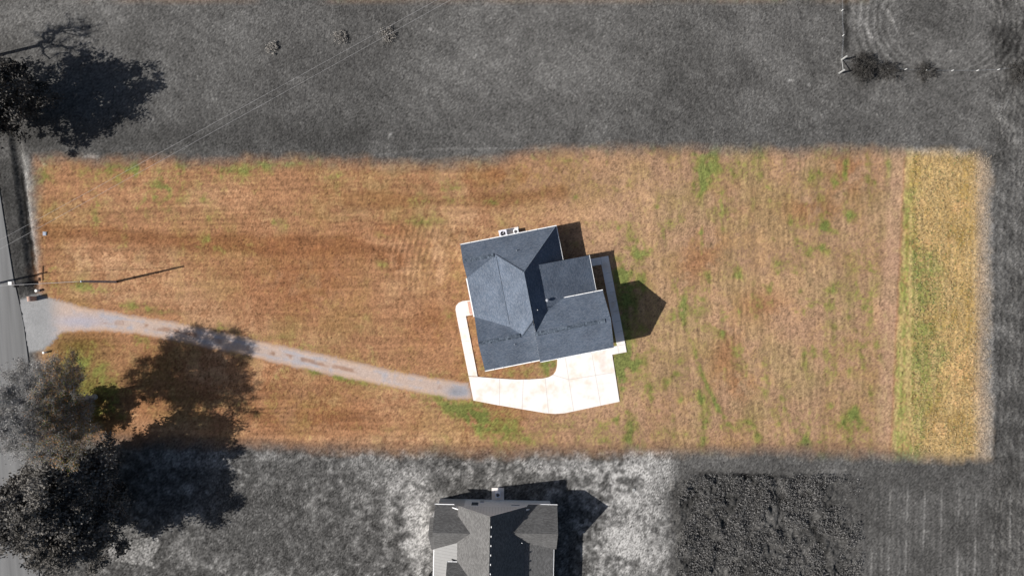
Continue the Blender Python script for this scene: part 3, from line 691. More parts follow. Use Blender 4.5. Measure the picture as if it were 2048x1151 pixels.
# ------------------------------------------------------------------ air conditioners
def condenser(loc, rz, label, w2, hgt, group, mat):
    e = empty('air_conditioner', loc, label, 'air conditioner', group, rz)
    b = MB(); r = .12; pts = []
    for sx, sy, a0 in ((1, 1, 0), (-1, 1, 90), (-1, -1, 180), (1, -1, 270)):
        for k in range(4):
            a = math.radians(a0+k*30); pts.append((sx*(w2-r)+r*math.cos(a), sy*(w2-r)+r*math.sin(a)))
    n = len(pts); R = w2*.66; ring = [(R*math.cos(2*math.pi*(i+.5)/n+0), R*math.sin(2*math.pi*(i+.5)/n)) for i in range(n)]
    for i in range(n):
        p, q = pts[i], pts[(i+1) % n]; u, v = ring[i], ring[(i+1) % n]
        b.poly([(p[0], p[1], 0), (q[0], q[1], 0), (q[0], q[1], hgt), (p[0], p[1], hgt)])
        b.poly([(p[0], p[1], hgt), (q[0], q[1], hgt), (v[0], v[1], hgt), (u[0], u[1], hgt)])
        b.poly([(u[0], u[1], hgt), (v[0], v[1], hgt), (v[0], v[1], hgt-.25), (u[0], u[1], hgt-.25)])
    b.build('casing', mat, e)
    g = MB()
    for k in range(1, 4): 
        rr = R*k/4; g.tube([(rr*math.cos(t*math.pi/8), rr*math.sin(t*math.pi/8), hgt+.012) for t in range(17)], .006, 4, caps=False)
    for k in range(6): a = k*math.pi/6; g.tube([(R*math.cos(a), R*math.sin(a), hgt+.02), (-R*math.cos(a), -R*math.sin(a), hgt+.02)], .006, 4)
    g.build('grille', m_black, e)
    f = MB(); 
    f.prism([ring[i] for i in range(n)], hgt-.3, hgt-.26)
    f.build('interior', m_black, e)
    fb = MB()
    for k in range(3):
        a = k*2*math.pi/3+.9; ca, sa = math.cos(a), math.sin(a); cb, sb_ = math.cos(a+.6), math.sin(a+.6)
        fb.poly([(.07*ca, .07*sa, hgt-.14), (R*.85*ca, R*.85*sa, hgt-.10), (R*.85*cb, R*.85*sb_, hgt-.17), (.07*cb, .07*sb_, hgt-.18)])
    fb.tube([(0, 0, hgt-.2), (0, 0, hgt-.06)], .08, 8); fb.build('fan', m_paleac, e)
    return e
r1 = math.radians(11.1)
def pad(a0, b0, a1, b1, label, xf, z=.1):
    mb = MB(); obox(mb, xf, a0, b0, -.1, a1, b1, z); o = mb.build('concrete_pad', m_conc, None, xf); tag(o, label, 'pad', 'pads under air conditioners'); return o
pad(-2.42, -7.0, -1.1, -5.55, 'pale concrete pad under the larger air conditioner beside the blue roofed house', X1)
pad(-1.08, -7.0, .62, -5.55, 'shaded concrete pad under the smaller air conditioner beside the blue roofed house', X1)
p = X1(-1.82, -6.35, .1); condenser(p, r1, 'big pale square air conditioner with round fan at north wall of blue roofed house', .58, .98, 'air conditioners beside the houses', m_paleac)
p = X1(.12, -6.3, .1); condenser(p, r1, 'small white air conditioner right of the bigger one at north wall of blue roofed house', .38, .8, 'air conditioners beside the houses', m_white)

# ------------------------------------------------------------------ neighbour's house (grey)
O2 = W(980.4, 1032, 9.1)
X2 = frame(O2.x, O2.y, -1.2)
h2 = empty('house', (0, 0, 0), 'grey gabled house with pale north wall and metal porch roof, cut by the bottom edge', 'house')
HS = 20.0
solid_roof('roof', [(0, 0, 9.1), (0, HS, 9.1), (5.05, 0, 4.56), (5.05, HS, 4.56), (-4.75, 0, 4.83), (-4.75, HS, 4.83)], [(0, 1, 3, 2), (0, 1, 5, 4)], [m_gshing, m_white], h2, X2)
solid_roof('porch_roof', [(4.97, 5.2, 4.66), (4.97, HS, 4.66), (9.15, 5.2, 3.72), (9.15, HS, 3.72)], [(0, 1, 3, 2)], [m_gshing, m_white], h2, X2, .16)
solid_roof('gable_roof', [(2.6, 3.15, 6.5), (9.55, 3.15, 6.5), (5.35, -.03, 3.62), (9.55, -.03, 3.62), (5.35, 6.35, 3.62), (9.55, 6.35, 3.62)],
           [(0, 1, 3, 2), (0, 1, 5, 4)], [m_gshing, m_white], h2, X2, .18)
solid_roof('gable_roof', [(-2.6, 3.3, 6.6), (-8.15, 3.3, 6.6), (-5.35, .22, 3.75), (-8.15, .22, 3.75), (-5.6, 6.8, 3.35), (-8.15, 6.8, 3.35)],
           [(0, 1, 3, 2), (0, 1, 5, 4)], [m_gshing, m_white], h2, X2, .18)
solid_roof('bay_roof', [(-7.6, 4.35, 5.35), (-8.85, 4.35, 5.35), (-7.6, 2.0, 3.9), (-8.85, 2.0, 3.9), (-7.6, 6.9, 3.22), (-8.6, 6.9, 3.22)],
           [(0, 1, 3, 2), (0, 1, 5, 4)], [m_gshing, m_white], h2, X2, .16)
solid_roof('metal_porch_roof', [(-4.6, 5.4, 4.76), (-4.6, HS, 4.76), (-8.2, 5.4, 3.3), (-8.2, HS, 3.3)], [(0, 1, 3, 2)], [m_seam, m_white], h2, X2, .12)
solid_roof('dormer_roof', [(-1.8, 10.4, 7.3), (-6.15, 10.4, 7.3), (-1.8, 8.0, 5.0), (-6.15, 8.0, 5.0), (-1.8, 12.8, 5.0), (-6.15, 12.8, 5.0)],
           [(0, 1, 3, 2), (0, 1, 5, 4)], [m_gshing, m_white], h2, X2, .16)
gutter(h2, X2, 7.1, -.03, 9.55, -.03, 3.62, (0, -1), wd=.1); gutter(h2, X2, -8.15, .22, -5.4, .22, 3.75, (0, -1), wd=.14)
gutter(h2, X2, 9.15, 6.4, 9.15, HS, 3.72, (1, 0), wd=.12); gutter(h2, X2, -8.2, 6.95, -8.2, HS, 3.3, (-1, 0), wd=.15)
gutter(h2, X2, -6.15, 8.0, -4.7, 8.0, 5.0, (0, -1), wd=.12)
gw = MB(); obox(gw, X2, -7.75, .5, 0, -4.0, 6.2, 3.35); obox(gw, X2, -4.3, .62, 0, 5.0, HS-.4, 4.2, 0); obox(gw, X2, 5.0, .64, 0, 8.75, 5.9, 3.4)
gable(gw, 'a', 5.0, 9.1, .66, 5.9, 3.15, 3.401, 3.9, 6.2); gable(gw, 'a', -7.7, -4.0, .7, 6.1, 3.3, 3.351, 3.8, 6.3)
gable(gw, 'a', -8.6, -7.752, 2.3, 6.5, 4.35, 0, 3.4, 5.0); gable(gw, 'a', -5.9, -3, 8.3, 12.5, 10.4, 4.0, 5.0, 7.0)
gw.build('wall', m_gsiding, h2, X2)
# tall north gable wall: wide pale lower band, board and batten above
gw = MB(); obox(gw, X2, -7.8, .50, 0, 8.65, .615, 3.45); gw.build('wall', m_gsiding, h2, X2)
gw = MB()
sec = [(-6.3, 3.452), (6.3, 3.452), (0, 8.85)]
gw.poly([(a, .47, z) for a, z in sec][::-1]); gw.poly([(a, .61, z) for a, z in sec])
for i in range(3):
    (a, z), (c, y_) = sec[i], sec[(i+1) % 3]; gw.poly([(a, .47, z), (c, .47, y_), (c, .61, y_), (a, .61, z)])
gw.build('gable_wall', m_batten, h2, X2)
window(h2, X2, 'b-', -2.45, .5, 1.5, 3.0, .50); window(h2, X2, 'b-', 3.5, .62, 2.3, 2.75, .50)
window(h2, X2, 'a+', 3.15, .7, 1.0, 2.5, 8.75)
for k in range(6):
    p = MB(); b = 1.45+k*1.29; p.v = []; obox(p, X2, .13, b-.12, 8.90, .22, b+.12, 9.10); p.build('ridge_vent', m_white, h2, X2)
for b in (9.2, 10.5, 11.8): p = MB(); obox(p, X2, .13, b-.12, 8.90, .22, b+.12, 9.10); p.build('ridge_vent', m_white, h2, X2)
p = MB(); c = X2(4.5, 4.9, 5.0); p.tube([c, (c[0], c[1], 5.5)], .06, 8); p.build('vent_pipe', m_white, h2)
for b in (8.0, 11.5, 15.0):
    p = MB(); obox(p, X2, 8.7, b-.1, 0, 8.9, b+.1, 3.6); p.build('post', m_white, h2, X2)
    p = MB(); obox(p, X2, -7.95, b-.1, 0, -7.75, b+.1, 3.2); p.build('post', m_white, h2, X2)
p = MB(); obox(p, X2, -1.7, .35, .9, -1.2, .497, 1.6); p.build('meter_box', m_metal, h2, X2)
pd = W(995.7, 987.5, .1); mb = MB(); mb.box(pd.x-.93, pd.y-.95, -.1, pd.x+.93, pd.y+.95, .1); o = mb.build('concrete_pad', m_conc)
tag(o, 'bright concrete pad at the north wall of the grey house, half in shadow', 'pad', 'pads under air conditioners')
p = W(995.7, 989, .8); condenser((p.x, p.y, .1), 0, 'grey air conditioner with round fan on the bright pad by the grey house', .40, .8, 'air conditioners beside the houses', m_paleac)
p = W(872, 1151); mb = MB()
ring = [(math.cos(t*math.pi/16), math.sin(t*math.pi/16)) for t in range(33)]
tb = empty('round_tub', p, 'round black rimmed tub beside the porch gutter of the grey house', 'tub')
mb.tube([(1.02*c, 1.02*s_, .45) for c, s_ in ring], .06, 6, caps=False)
for i in range(32):
    (a, b), (c, d) = ring[i], ring[i+1]; mb.poly([(a, b, 0), (c, d, 0), (c, d, .45), (a, b, .45)])
mb.build('rim', m_black, tb)
mb = MB(); mb.tube([(.78*c, .78*s_, .42) for c, s_ in ring], .04, 6, caps=False); mb.build('inner_ring', m_black, tb)
mb = MB(); mb.poly([(c*.98, s_*.98, .36) for c, s_ in ring[:-1]]); mb.build('cover', mat_plain('tub_cover', colr(95, 95, 95)), tb)
p = W(1267.5, 979); mb = MB(); mb.tube([(0, 0, -.1), (0, 0, .10), (0, 0, .12)], [.26, .26, .22], 16)
o = mb.build('septic_lid', mat_plain('lid', colr(168, 168, 166)), loc=p); tag(o, 'small round pale septic lid in the bare soil right of the grey house', 'lid')

# ------------------------------------------------------------------ utility poles and wires
m_pole = mat_plain('pole_wood', (.33, .31, .32, 1), .9, var=.25, scale=3)
m_wire = mat_plain('aluminium_wire', (.42, .41, .41, 1), .6, var=.02)
def pole(loc, hgt, label, arm=False):
    e = empty('utility_pole', loc, label, 'utility pole', 'utility poles by the road')
    b = MB(); b.tube([(0, 0, -.3), (0, 0, hgt*.5), (0, 0, hgt)], [.17, .15, .12], 10); b.build('pole', m_pole, e)
    b = MB(); b.tube([(0, 0, hgt+.003), (0, 0, hgt+.08)], [.14, .05], 10); b.build('cap', m_metal, e)
    b = MB(); b.box(-.27, -.06, .5, -.172, .06, 1.2); b.build('ground_box', m_metal, e)
    b = MB(); b.tube([(0, .17, .1), (0, .165, hgt*.5), (0, .135, hgt-.5)], .02, 6); b.build('conduit', m_metal, e)
    if arm:
        b = MB(); b.box(-.06, -1.1, hgt-.5, .06, 1.1, hgt-.38); b.build('crossarm', m_pole, e)
        for y in (-1.0, 1.0):
            b = MB(); b.tube([(0, y, hgt-.378), (0, y, hgt-.28), (0, y, hgt-.2)], [.05, .07, .03], 8); b.build('insulator', m_white, e)
    else:
        b = MB(); b.tube([(-.13, 0, hgt-.3), (-.25, 0, hgt-.3)], .04, 8); b.build('insulator', m_white, e)
    return e
P1 = W(231, 563.5); pole(P1, 8.2, 'weathered wooden utility pole standing on the tan lawn above the gravel driveway')
P2 = W(-58, 579); pole(P2, 9.2, 'wooden utility pole with crossarm on the road side, its shadow crossing the road', True)
def wire(a, b, sag, label, group=None, r=.03, name='power_line'):
    mb = MB(); a = Vector(a); b = Vector(b); pts = []
    for i in range(33):
        t = i/32; q = a.lerp(b, t); q.z -= sag*4*t*(1-t); pts.append(q)
    mb.tube(pts, r, 6); o = mb.build(name, m_wire, smooth=True); tag(o, label, 'wire', group); return o
P2t = Vector((P2.x, P2.y, 8.95))
# far pole beyond the top edge
a1 = W(897, 0, 9.0); b1 = W(0, 492, 8.8)
dr = (a1-b1).normalized()
P3 = a1+dr*14; P3.z = 0
pole(P3, 9.2, 'utility pole beyond the top edge of the field carrying the two wires', True)
wire((P3.x, P3.y+1.0-.0, 9.0), W(-170, 585, 8.95)+Vector((0, .9, 0)), .35, 'upper of the two parallel power lines crossing the dark field diagonally', 'power lines', .0125)
wire((P3.x, P3.y-1.0+1.0, 9.0), W(-170, 592, 8.95)+Vector((0, .1, 0)), .35, 'lower of the two parallel power lines crossing the dark field diagonally', 'power lines', .0125)
wire((P1.x-.25, P1.y, 7.9), P2t, .12, 'short power line from the lawn pole across the road to the left edge', 'power lines', .024)

# ------------------------------------------------------------------ roadside things
m_shadow_panel = mat_plain('shadow_panel', (.07, .07, .07, 1), .8)
m_bleach = mat_plain('white_paint', (.72, .72, .70, 1), .6, var=.05)
def post_at(px_, py_, hgt, r, label, cat, name, group=None, mat=None, cap=True, lean=(0, 0)):
    p = W(px_, py_); mb = MB(); mb.tube([(0, 0, -.15), (lean[0]*.5, lean[1]*.5, hgt*.5), (lean[0], lean[1], hgt)], [r, r*.97, r*.93], 12)
    if cap: mb.tube([(lean[0], lean[1], hgt+.002), (lean[0], lean[1], hgt+.04)], [r*1.15, r*.7], 12)
    o = mb.build(name, mat or m_bleach, loc=p); tag(o, label, cat, group); return o
post_at(77, 581, .55, .19, 'short white marker post above the brick mailbox, at the mouth of the gravel driveway', 'post', 'marker_post', 'white driveway marker posts')
post_at(92, 704, .6, .16, 'short white marker post below the mouth of the gravel driveway', 'post', 'marker_post', 'white driveway marker posts')
# brick mailbox pillar
p = W(70, 597); e = empty('mailbox', p, 'brick mailbox pillar with rounded top at the mouth of the gravel driveway', 'mailbox', rz=.15)
mb = MB(); mb.box(-.33, -.34, -.1, .33, .34, 1.15); mb.build('pillar', mat_plain('pale_brick', (.40, .27, .22, 1), .9, var=.2, scale=9), e)
mb = MB(); sec = [(-.34*math.cos(t*math.pi/8), 1.152+.3*math.sin(t*math.pi/8)) for t in range(9)]
mb.poly([(x, -.36, z) for x, z in sec]); mb.poly([(x, .36, z) for x, z in sec][::-1])
for (x0, z0), (x1, z1) in zip(sec, sec[1:]): mb.poly([(x0, -.36, z0), (x0, .36, z0), (x1, .36, z1), (x1, -.36, z1)])
mb.build('top', mat_plain('brick_top', (.40, .27, .22, 1), .9, var=.25, scale=9), e)
mb = MB(); mb.box(-.40, -.14, .85, -.333, .14, 1.12); mb.build('letter_box', m_bleach, e)
# post with a white box on top at the road edge
p = W(43, 566.5); e = empty('roadside_box', p, 'white box on a thin leaning post at the road edge above the mailbox', 'box')
mb = MB(); mb.tube([(0, 0, -.2), (-.08, 0, 1.0), (-.12, 0, 1.85)], .04, 8); mb.build('post', m_metal, e)
mb = MB(); mb.box(-.40, -.22, 1.82, .12, .24, 2.22); mb.build('box', m_bleach, e)
mb = MB(); mb.box(-.25, -.6, .5, .0, -.12, 1.5); mb.build('panel', m_shadow_panel, e)  # dark sheet standing in for the shadow blob beside the post
p = W(90, 467); mb = MB(); mb.prism([(-.26, -.3), (.26, -.3), (.30, .24), (-.26, .3)], -.1, .12); mb.prism([(-.2, -.24), (.2, -.24), (.22, .18), (-.2, .22)], .121, .16)
o = mb.build('meter_cover', mat_plain('cover_grey', (.27, .30, .36, 1), .6), loc=p); tag(o, 'small grey blue utility cover in the grass beside the ditch', 'utility cover')

# ------------------------------------------------------------------ fence line, top right
m_fpost = mat_plain('weathered_wood', (.34, .34, .33, 1), .9)
e = empty('corner_brace', W(1682, 120), 'pale wooden fence corner brace beside the dark brush pile', 'fence')
base = W(1682, 120)
def rel(px_, py_, z): q = W(px_, py_, z); return (q.x-base.x, q.y-base.y, z)
for q in ((1682, 120.5), (1677.3, 147.3)):
    mb = MB(); mb.tube([rel(*q, -.3), (rel(*q, 0)[0], rel(*q, 0)[1], .9), (rel(*q, 0)[0], rel(*q, 0)[1], 1.75)], [.15, .14, .13], 10); mb.build('post', m_fpost, e)
a_ = rel(1682, 120.5, 0); b_ = rel(1677.3, 147.3, 0)
mb = MB(); mb.tube([(a_[0], a_[1], .25), (b_[0], b_[1], 1.45)], .055, 8); mb.build('brace_rail', m_fpost, e)
fp = [(1683, 22), (1685, 72), (1773, 139), (1810, 139.5), (1850, 142), (1903, 142), (1953, 142), (1995, 140), (2044, 134)]
words = ['topmost thin fence post on the vertical fence line near the top edge', 'thin fence post on the vertical line just above the corner brace', 'first thin fence post right of the brush pile',
         'second thin fence post right of the brush pile', 'third thin fence post right of the brush pile', 'fourth thin fence post right of the brush pile',
         'fifth thin fence post right of the brush pile', 'sixth thin fence post right of the brush pile', 'last thin fence post at the right edge of the picture']
tp = None
for (x, y), wd_ in zip(fp, words):
    post_at(x, y, .45, .05, wd_, 'fence post', 'fence_post', 'thin fence posts in the grey field', m_bleach, cap=True)
for i, (s0, s1, lb) in enumerate((((1682, 120.5), (1683, 22), 'thin wire fence strands running up from the corner brace'), ((1682, 120.5), (2044, 134), 'thin wire fence strands running right from the corner brace'))):
    mb = MB(); chain = [(1682, 120.5), (1685, 72), (1683, 22), (1683, -30)] if i == 0 else [(1682, 120.5)]+fp[2:]+[(2090, 132)]
    for z in (.15, .28, .4):
        mb.tube([W(x, y)+Vector((0, 0, z)) for x, y in chain], .003, 4)
    o = mb.build('wire_fence', m_metal); tag(o, lb, 'wire fence', 'wire fences in the grey field')

# ------------------------------------------------------------------ trees
def leaves_mesh(name, cen, size, tint, mat, parent, rng, up=.35):
    n = len(cen)
    nrm = rng.normal(size=(n, 3)); nrm[:, 2] = np.abs(nrm[:, 2])+up; nrm /= np.linalg.norm(nrm, axis=1)[:, None]
    t = rng.normal(size=(n, 3)); u = np.cross(nrm, t); u /= np.linalg.norm(u, axis=1)[:, None]; v = np.cross(nrm, u)
    s_ = size*rng.uniform(.6, 1.4, (n, 1)); u = u*s_; v = v*s_*rng.uniform(.45, .8, (n, 1))
    q = np.stack([cen-u, cen-v+nrm*s_*.15, cen+u, cen+v+nrm*s_*.15], 1).reshape(-1, 3)
    o = mesh_np(name, q, np.arange(4*n).reshape(n, 4), np.repeat(tint, 4, 0), mat, smooth=False)
    o.parent = parent; return o
m_leaf = mat_attr('foliage', 3.0, .15, rough=.8, bump=0, spec=.15)
n_ = m_leaf.node_tree; bsdf = n_.nodes['Principled BSDF']
tr_ = N(n_, 'ShaderNodeBsdfTranslucent'); at = [x for x in n_.nodes if x.type == 'ATTRIBUTE'][0]; n_.links.new(at.outputs['Color'], tr_.inputs['Color'])
ms = N(n_, 'ShaderNodeMixShader'); ms.inputs[0].default_value = .18; n_.links.new(bsdf.outputs[0], ms.inputs[1]); n_.links.new(tr_.outputs[0], ms.inputs[2])
n_.links.new(ms.outputs[0], [x for x in n_.nodes if x.type == 'OUTPUT_MATERIAL'][0].inputs['Surface'])
m_bark = mat_plain('bark', (.11, .105, .10, 1), .95, var=.3, scale=4)
m_twig = mat_plain('pale_twig', (.34, .33, .32, 1), .95, var=.3, scale=4)

def skeleton(rng, base, cz, rx, ry, rz, n_att, trunk_top, off=(0, 0), shell=.35):
    """greedy branching towards points spread through a lumpy crown"""
    ctr = np.array([base[0]+off[0], base[1]+off[1], cz])
    pts = []
    ph = rng.uniform(0, 6.28, 6)
    while len(pts) < n_att:
        d = rng.normal(size=3); d /= np.linalg.norm(d)
        lump = 1+.16*math.sin(3*math.atan2(d[1], d[0])+ph[0])+.12*math.sin(5*math.atan2(d[1], d[0])+4*d[2]+ph[1])+.10*math.sin(7*d[2]+ph[2]+9*d[0])+.06*math.sin(11*d[1]+ph[3]+8*d[0])
        r = rng.uniform(shell, 1)**.6*lump
        p = ctr+d*np.array([rx, ry, rz])*r
        if p[2] > min(.9, cz*.3): pts.append(p)
    pts = np.array(pts)
    nodes = [np.array([base[0], base[1], -.2])]; par = [-1]
    k = 6
    for i in range(1, k+1):
        t = i/k; nodes.append(np.array([base[0]+off[0]*.35*t+.12*math.sin(3*t), base[1]+off[1]*.35*t, trunk_top*t])); par.append(i-1)
    trunk_nodes = len(nodes)
    order = np.argsort(np.linalg.norm(pts-nodes[-1], axis=1))
    arr = np.zeros((n_att*4+20, 3)); arr[:len(nodes)] = nodes; cnt = len(nodes); parent = par[:]
    tips = []
    for j in order:
        p = pts[j]; A = arr[2:cnt]
        d = A-p; dist = np.linalg.norm(d, axis=1)+.6*np.maximum(0, A[:, 2]-p[2]+.2*0)
        b = int(np.argmin(dist))+2
        L_ = np.linalg.norm(arr[b]-p); seg = 1 if L_ < 1.2 else (2 if L_ < 3 else 3)
        prev = b; a0 = arr[b].copy()
        for s_ in range(1, seg+1):
            t = s_/seg; q = a0*(1-t)+p*t
            if s_ < seg: q = q+rng.normal(size=3)*.07*L_
            arr[cnt] = q; parent.append(prev); prev = cnt; cnt += 1
        tips.append(prev)
    return arr[:cnt], parent, tips, ctr
def tree(name, label, base_px, cz, rx, ry, rz, n_att, trunk_top, seed, leaf_n, leaf_sz, spread, tintf, twig_n=0, twig_len=.8, off=(0, 0), trunk_r=.35, group='trees beside the road', mat_b=None, shell=.35, cat='tree', tipr=.012):
    rng = np.random.default_rng(seed); base = W(*base_px)
    e = empty(name, base, label, cat, group)
    arr, par, tips, ctr = skeleton(rng, (0, 0), cz, rx, ry, rz, n_att, trunk_top, off, shell)
    n = len(arr); load = np.zeros(n); 
    for t in tips: load[t] += 1
    for i in range(n-1, 0, -1): load[par[i]] += load[i]
    load = np.maximum(load, 1)
    rad = tipr+(trunk_r-tipr)*(load/load.max())**.5
    verts = []; quads_ = []
    arrp = arr[np.array(par[1:])]; arrc = arr[1:]; rp_ = rad[np.array(par[1:])]; rp_ = np.minimum(rp_, rad[1:]*1.6); rc = rad[1:]
    def tubes(P, Q, RP, RQ, sides):
        t = Q-P; t /= np.maximum(np.linalg.norm(t, axis=1), 1e-6)[:, None]
        ref = np.where(np.abs(t[:, 2:3]) > .9, np.array([[1., 0, 0]]), np.array([[0, 0, 1.]]))
        u = np.cross(t, ref); u /= np.linalg.norm(u, axis=1)[:, None]; v = np.cross(t, u)
        an = np.arange(sides)*2*math.pi/sides
        c = np.cos(an)[None, :, None]; s_ = np.sin(an)[None, :, None]
        R = u[:, None]*c+v[:, None]*s_
        A = P[:, None]+R*RP[:, None, None]; B = Q[:, None]+R*RQ[:, None, None]
        V = np.concatenate([A, B], 1).reshape(-1, 3); m = len(P)
        j = np.arange(sides); jn = (j+1) % sides
        q = np.stack([j, jn, jn+sides, j+sides], 1)[None]+(np.arange(m)*2*sides)[:, None, None]
        return V, q.reshape(-1, 4)
    big = rc > .10
    V1, Q1 = tubes(arrp[big], arrc[big], rp_[big], rc[big], 9)
    V2, Q2 = tubes(arrp[~big], arrc[~big], rp_[~big], rc[~big], 4)
    o = mesh_np('trunk', V1, Q1, None, mat_b or m_bark); o.parent = e
    tp_ = arr[np.array(tips)]
    Vs, Qs = [V2], [Q2]; k = len(V2)
    if not twig_n:
        # every limb that leaves the trunk is a branch of its own
        root = np.arange(n); sm = rad <= .10
        for i in range(1, n):
            if sm[i] and sm[par[i]] and par[i] > 0: root[i] = root[par[i]]
        seg = np.arange(1, n)[~big]; V8 = V2.reshape(len(seg), 8, 3)
        for rt in np.unique(root[seg]):
            m_ = root[seg] == rt; Vb = V8[m_].reshape(-1, 3)
            ob = mesh_np('branch', Vb, Q2[:4][None].repeat(m_.sum(), 0).reshape(-1, 4)+np.repeat(np.arange(m_.sum())*8, 4)[:, None], None, mat_b or m_bark, smooth=False); ob.parent = e
    if twig_n:
        idx_ = rng.integers(0, len(tp_), twig_n); d = tp_[idx_]-ctr; d /= np.linalg.norm(d, axis=1)[:, None]
        d = d*.7+rng.normal(size=d.shape)*.6; d /= np.linalg.norm(d, axis=1)[:, None]
        s0 = tp_[idx_]+rng.normal(size=d.shape)*spread*.35
        en = s0+d*twig_len*rng.uniform(.4, 1.3, (twig_n, 1))
        V3, Q3 = tubes(s0, en, np.full(twig_n, tipr), np.full(twig_n, tipr*.4), 3)
        Vs.append(V3); Qs.append(Q3+k); tw = (s0, en)
    if twig_n: o = mesh_np('branches', np.concatenate(Vs), np.concatenate(Qs), None, mat_b or m_bark, smooth=False)
    o.parent = e
    if leaf_n:
        idx_ = rng.integers(0, len(tp_), leaf_n)
        clr = rng.random(len(tp_))
        # each clump is its own tight cluster around a twig end
        cen = tp_[idx_]+rng.normal(size=(leaf_n, 3))*np.array([spread, spread, spread*.7])*(.6+.7*clr[idx_])[:, None]
        if twig_n:
            m = rng.random(leaf_n) < .6; jj = rng.integers(0, twig_n, leaf_n); tt = rng.random((leaf_n, 1))
            cen = np.where(m[:, None], tw[0][jj]*(1-tt)+tw[1][jj]*tt+rng.normal(size=(leaf_n, 3))*.08, cen)
        cen[:, 2] = np.maximum(cen[:, 2], .3)
        tint = tintf(cen+np.array(base), clr[idx_], rng)
        leaves_mesh('crown', cen, leaf_sz, tint, m_leaf, e, rng)
    return e
def gray_tint(v0, v1):
    def f(c, k, rng):
        v = (v0+(v1-v0)*(.65*k+.35*rng.random(len(c))))[:, None]
        return v*np.array([[1.07, 1.0, .91]])
    return f
def mixed_tint(c, k, rng):
    n = len(c); g = (.14+.24*(.4*k+.6*rng.random(n)))[:, None]*np.array([[1.03, 1, .97]])
    pal = np.array([[.44, .22, .09], [.17, .15, .04], [.26, .17, .07], [.09, .11, .02], [.22, .15, .08]])
    w_ = pal[((k*5).astype(int)+(rng.random(n) < .3)) % 5]*rng.uniform(.7, 1.3, (n, 1))
    m = np.clip((c[:, 0:1]+61.4)/1.6+rng.normal(size=(n, 1))*.3, 0, 1)
    return g*(1-m)+w_*m
tree('leafy_tree', 'dark leafy tree at the left edge, its big shadow on the upper grey field', (75, 221), 7.6, 6.6, 6.4, 5.6, 330, 5.0, 11, 30000, .18, .44, gray_tint(.02, .11), trunk_r=.38, off=(-2.0, 0))
tree('leafy_tree', 'largest dark leafy tree, in the bottom left corner beside the road', (206, 985), 8.4, 8.0, 8.0, 6.8, 460, 5.5, 23, 95000, .18, .54, gray_tint(.03, .2), trunk_r=.48, off=(-.9, .3))
tree('bare_tree', 'pale twiggy nearly bare tree overhanging the road below the gravel driveway', (190, 793), 12.6, 7.3, 6.8, 4.9, 620, 6.2, 37, 62000, .085, .5, mixed_tint, twig_n=26000, twig_len=1.0, trunk_r=.42, mat_b=m_twig, shell=.15, tipr=.013)
tree('small_tree', 'small olive and orange tree growing under the pale twiggy tree', (158, 832), 3.6, 3.3, 3.3, 2.4, 90, 2.2, 41, 20000, .12, .42, mixed_tint, twig_n=1500, twig_len=.5, trunk_r=.14, off=(.4, .4))
tree('bare_tree', 'leafless tree just beyond the left edge, its thin shadow crossing the grey field', (-28, 116), 9.3, 2.6, 3.2, 3.2, 110, 6.4, 53, 0, .1, .3, None, twig_n=2500, twig_len=.8, trunk_r=.24, mat_b=m_bark, off=(.3, .3))
# low brush at the fence corner
def bush(px_, py_, r, hgt, n, label, v0, v1, seed, name='brush_clump', lf=.09):
    return tree(name, label, (px_, py_), hgt*.5, r, r, hgt*.5, 40, hgt*.3, seed, n, lf, r*.18, gray_tint(v0, v1), twig_n=500, twig_len=r*.4, trunk_r=.04, group='brush in the grey fields', cat='bush', shell=.1)
bush(1726, 136, 1.9, 1.6, 3000, 'dark tangled brush pile beside the fence corner brace', .02, .05, 61)
bush(1775, 143, 1.5, .8, 1100, 'low dark brush clump under the fence right of the brush pile', .03, .06, 62)
bush(1848, 144, 1.6, .7, 900, 'low scrub clump halfway along the fence line', .03, .07, 63)
bush(2038, 148, 1.6, .9, 1200, 'dark scrub clump at the right edge below the fence', .03, .06, 64)
bush(544, 96, .8, .3, 450, 'leftmost of three pale weed clumps in the dark field', .22, .42, 65, 'weed_clump')
bush(681, 75, 1.0, .3, 450, 'middle of three pale weed clumps in the dark field', .2, .38, 66, 'weed_clump')
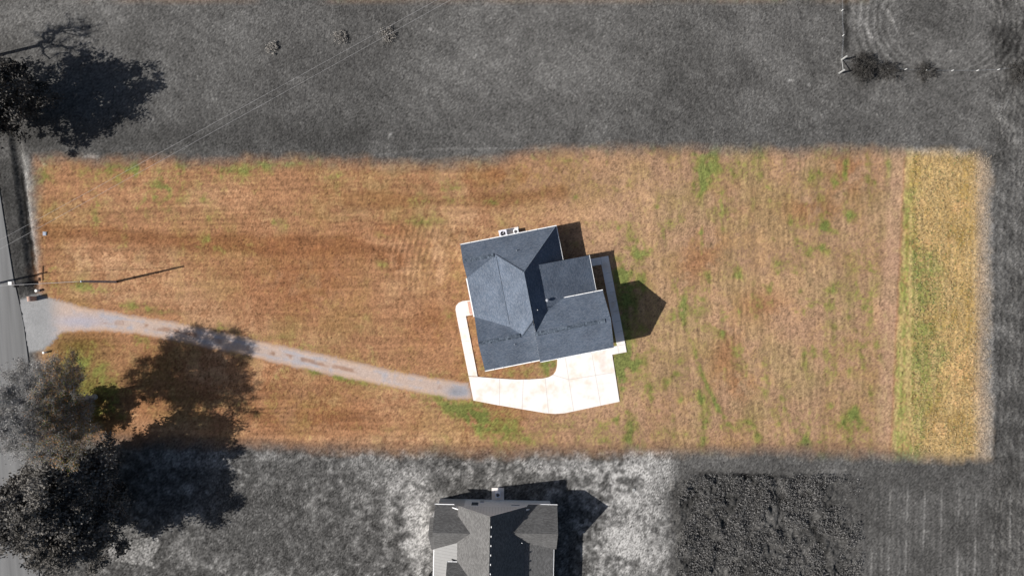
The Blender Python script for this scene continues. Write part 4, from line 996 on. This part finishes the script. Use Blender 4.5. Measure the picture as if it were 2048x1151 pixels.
bush(776, 70, 1.2, .32, 550, 'weed clump under the power lines in the dark field', .18, .34, 67, 'weed_clump')

# ------------------------------------------------------------------ tall weeds in the south-east patch and rank grass (nobody could count it)
rng = np.random.default_rng(9)
def scatter(nm, n, x0, x1, y0, y1, fn, size, hgt, tf):
    P = np.stack([rng.uniform(x0, x1, n), rng.uniform(y0, y1, n)], 1)
    P = P[rng.random(n) < fn(P[:, 0], P[:, 1])]
    c = np.stack([(P[:, 0]-1024)/13.3, (575.5-P[:, 1])/13.3, rng.uniform(.03, hgt, len(P))], 1)
    if nm == 'tall_weeds': c[:, 2] += wz_(c[:, 0], c[:, 1])
    n = len(c); o = leaves_mesh(nm, c, size, tf(c, rng), m_leaf, None, rng, up=.1); tag(o, kind='stuff'); return o
def wd_prob(x, y):
    X_ = (x-1024)/13.3; Y_ = (575.5-y)/13.3
    w1 = fbm(X_, Y_, 4, 177)*22
    m = sstep(1346, 1372, x+w1*.5)*sstep(944, 960, y)*sstep(1740, 1560, x+.25*(1151-y)-60+w1)
    return m*sstep(-.25, .5, fbm(X_, Y_, 1.8, 171, 4)+.2)
o = scatter('tall_weeds', 60000, 1345, 1720, 940, 1165, wd_prob, .11, .45, lambda c, r: (.06+.14*r.random((len(c), 1)))*np.array([[1.03, 1, .97]]))
def str_prob(x, y): return sstep(1815, 1830, x)*sstep(1985, 1975, x)*sstep(300, 315, y)*sstep(912, 905, y)
def str_tint(c, r):
    n = len(c); base = np.where(r.random((n, 1)) < .88-.6*np.clip(sum(blob(1024+13.3*c[:, 0:1], 575.5-13.3*c[:, 1:2], *q) for q in ((1840, 560, 50, 60), (1850, 700, 60, 60), (1812, 850, 24, 70), (1812, 480, 20, 160))), 0, 1), np.array([[.44, .34, .18]]), np.array([[.17, .22, .08]]))
    pale = np.array([[.40, .33, .25]]); m = sstep(68.6, 70.6, c[:, 0:1]+r.normal(size=(n, 1))*.4)
    return (base*(1-m)+pale*m)*r.uniform(.6, 1.15, (n, 1))
scatter('tall_golden_grass', 26000, 1800, 1990, 298, 915, str_prob, .08, .22, str_tint)
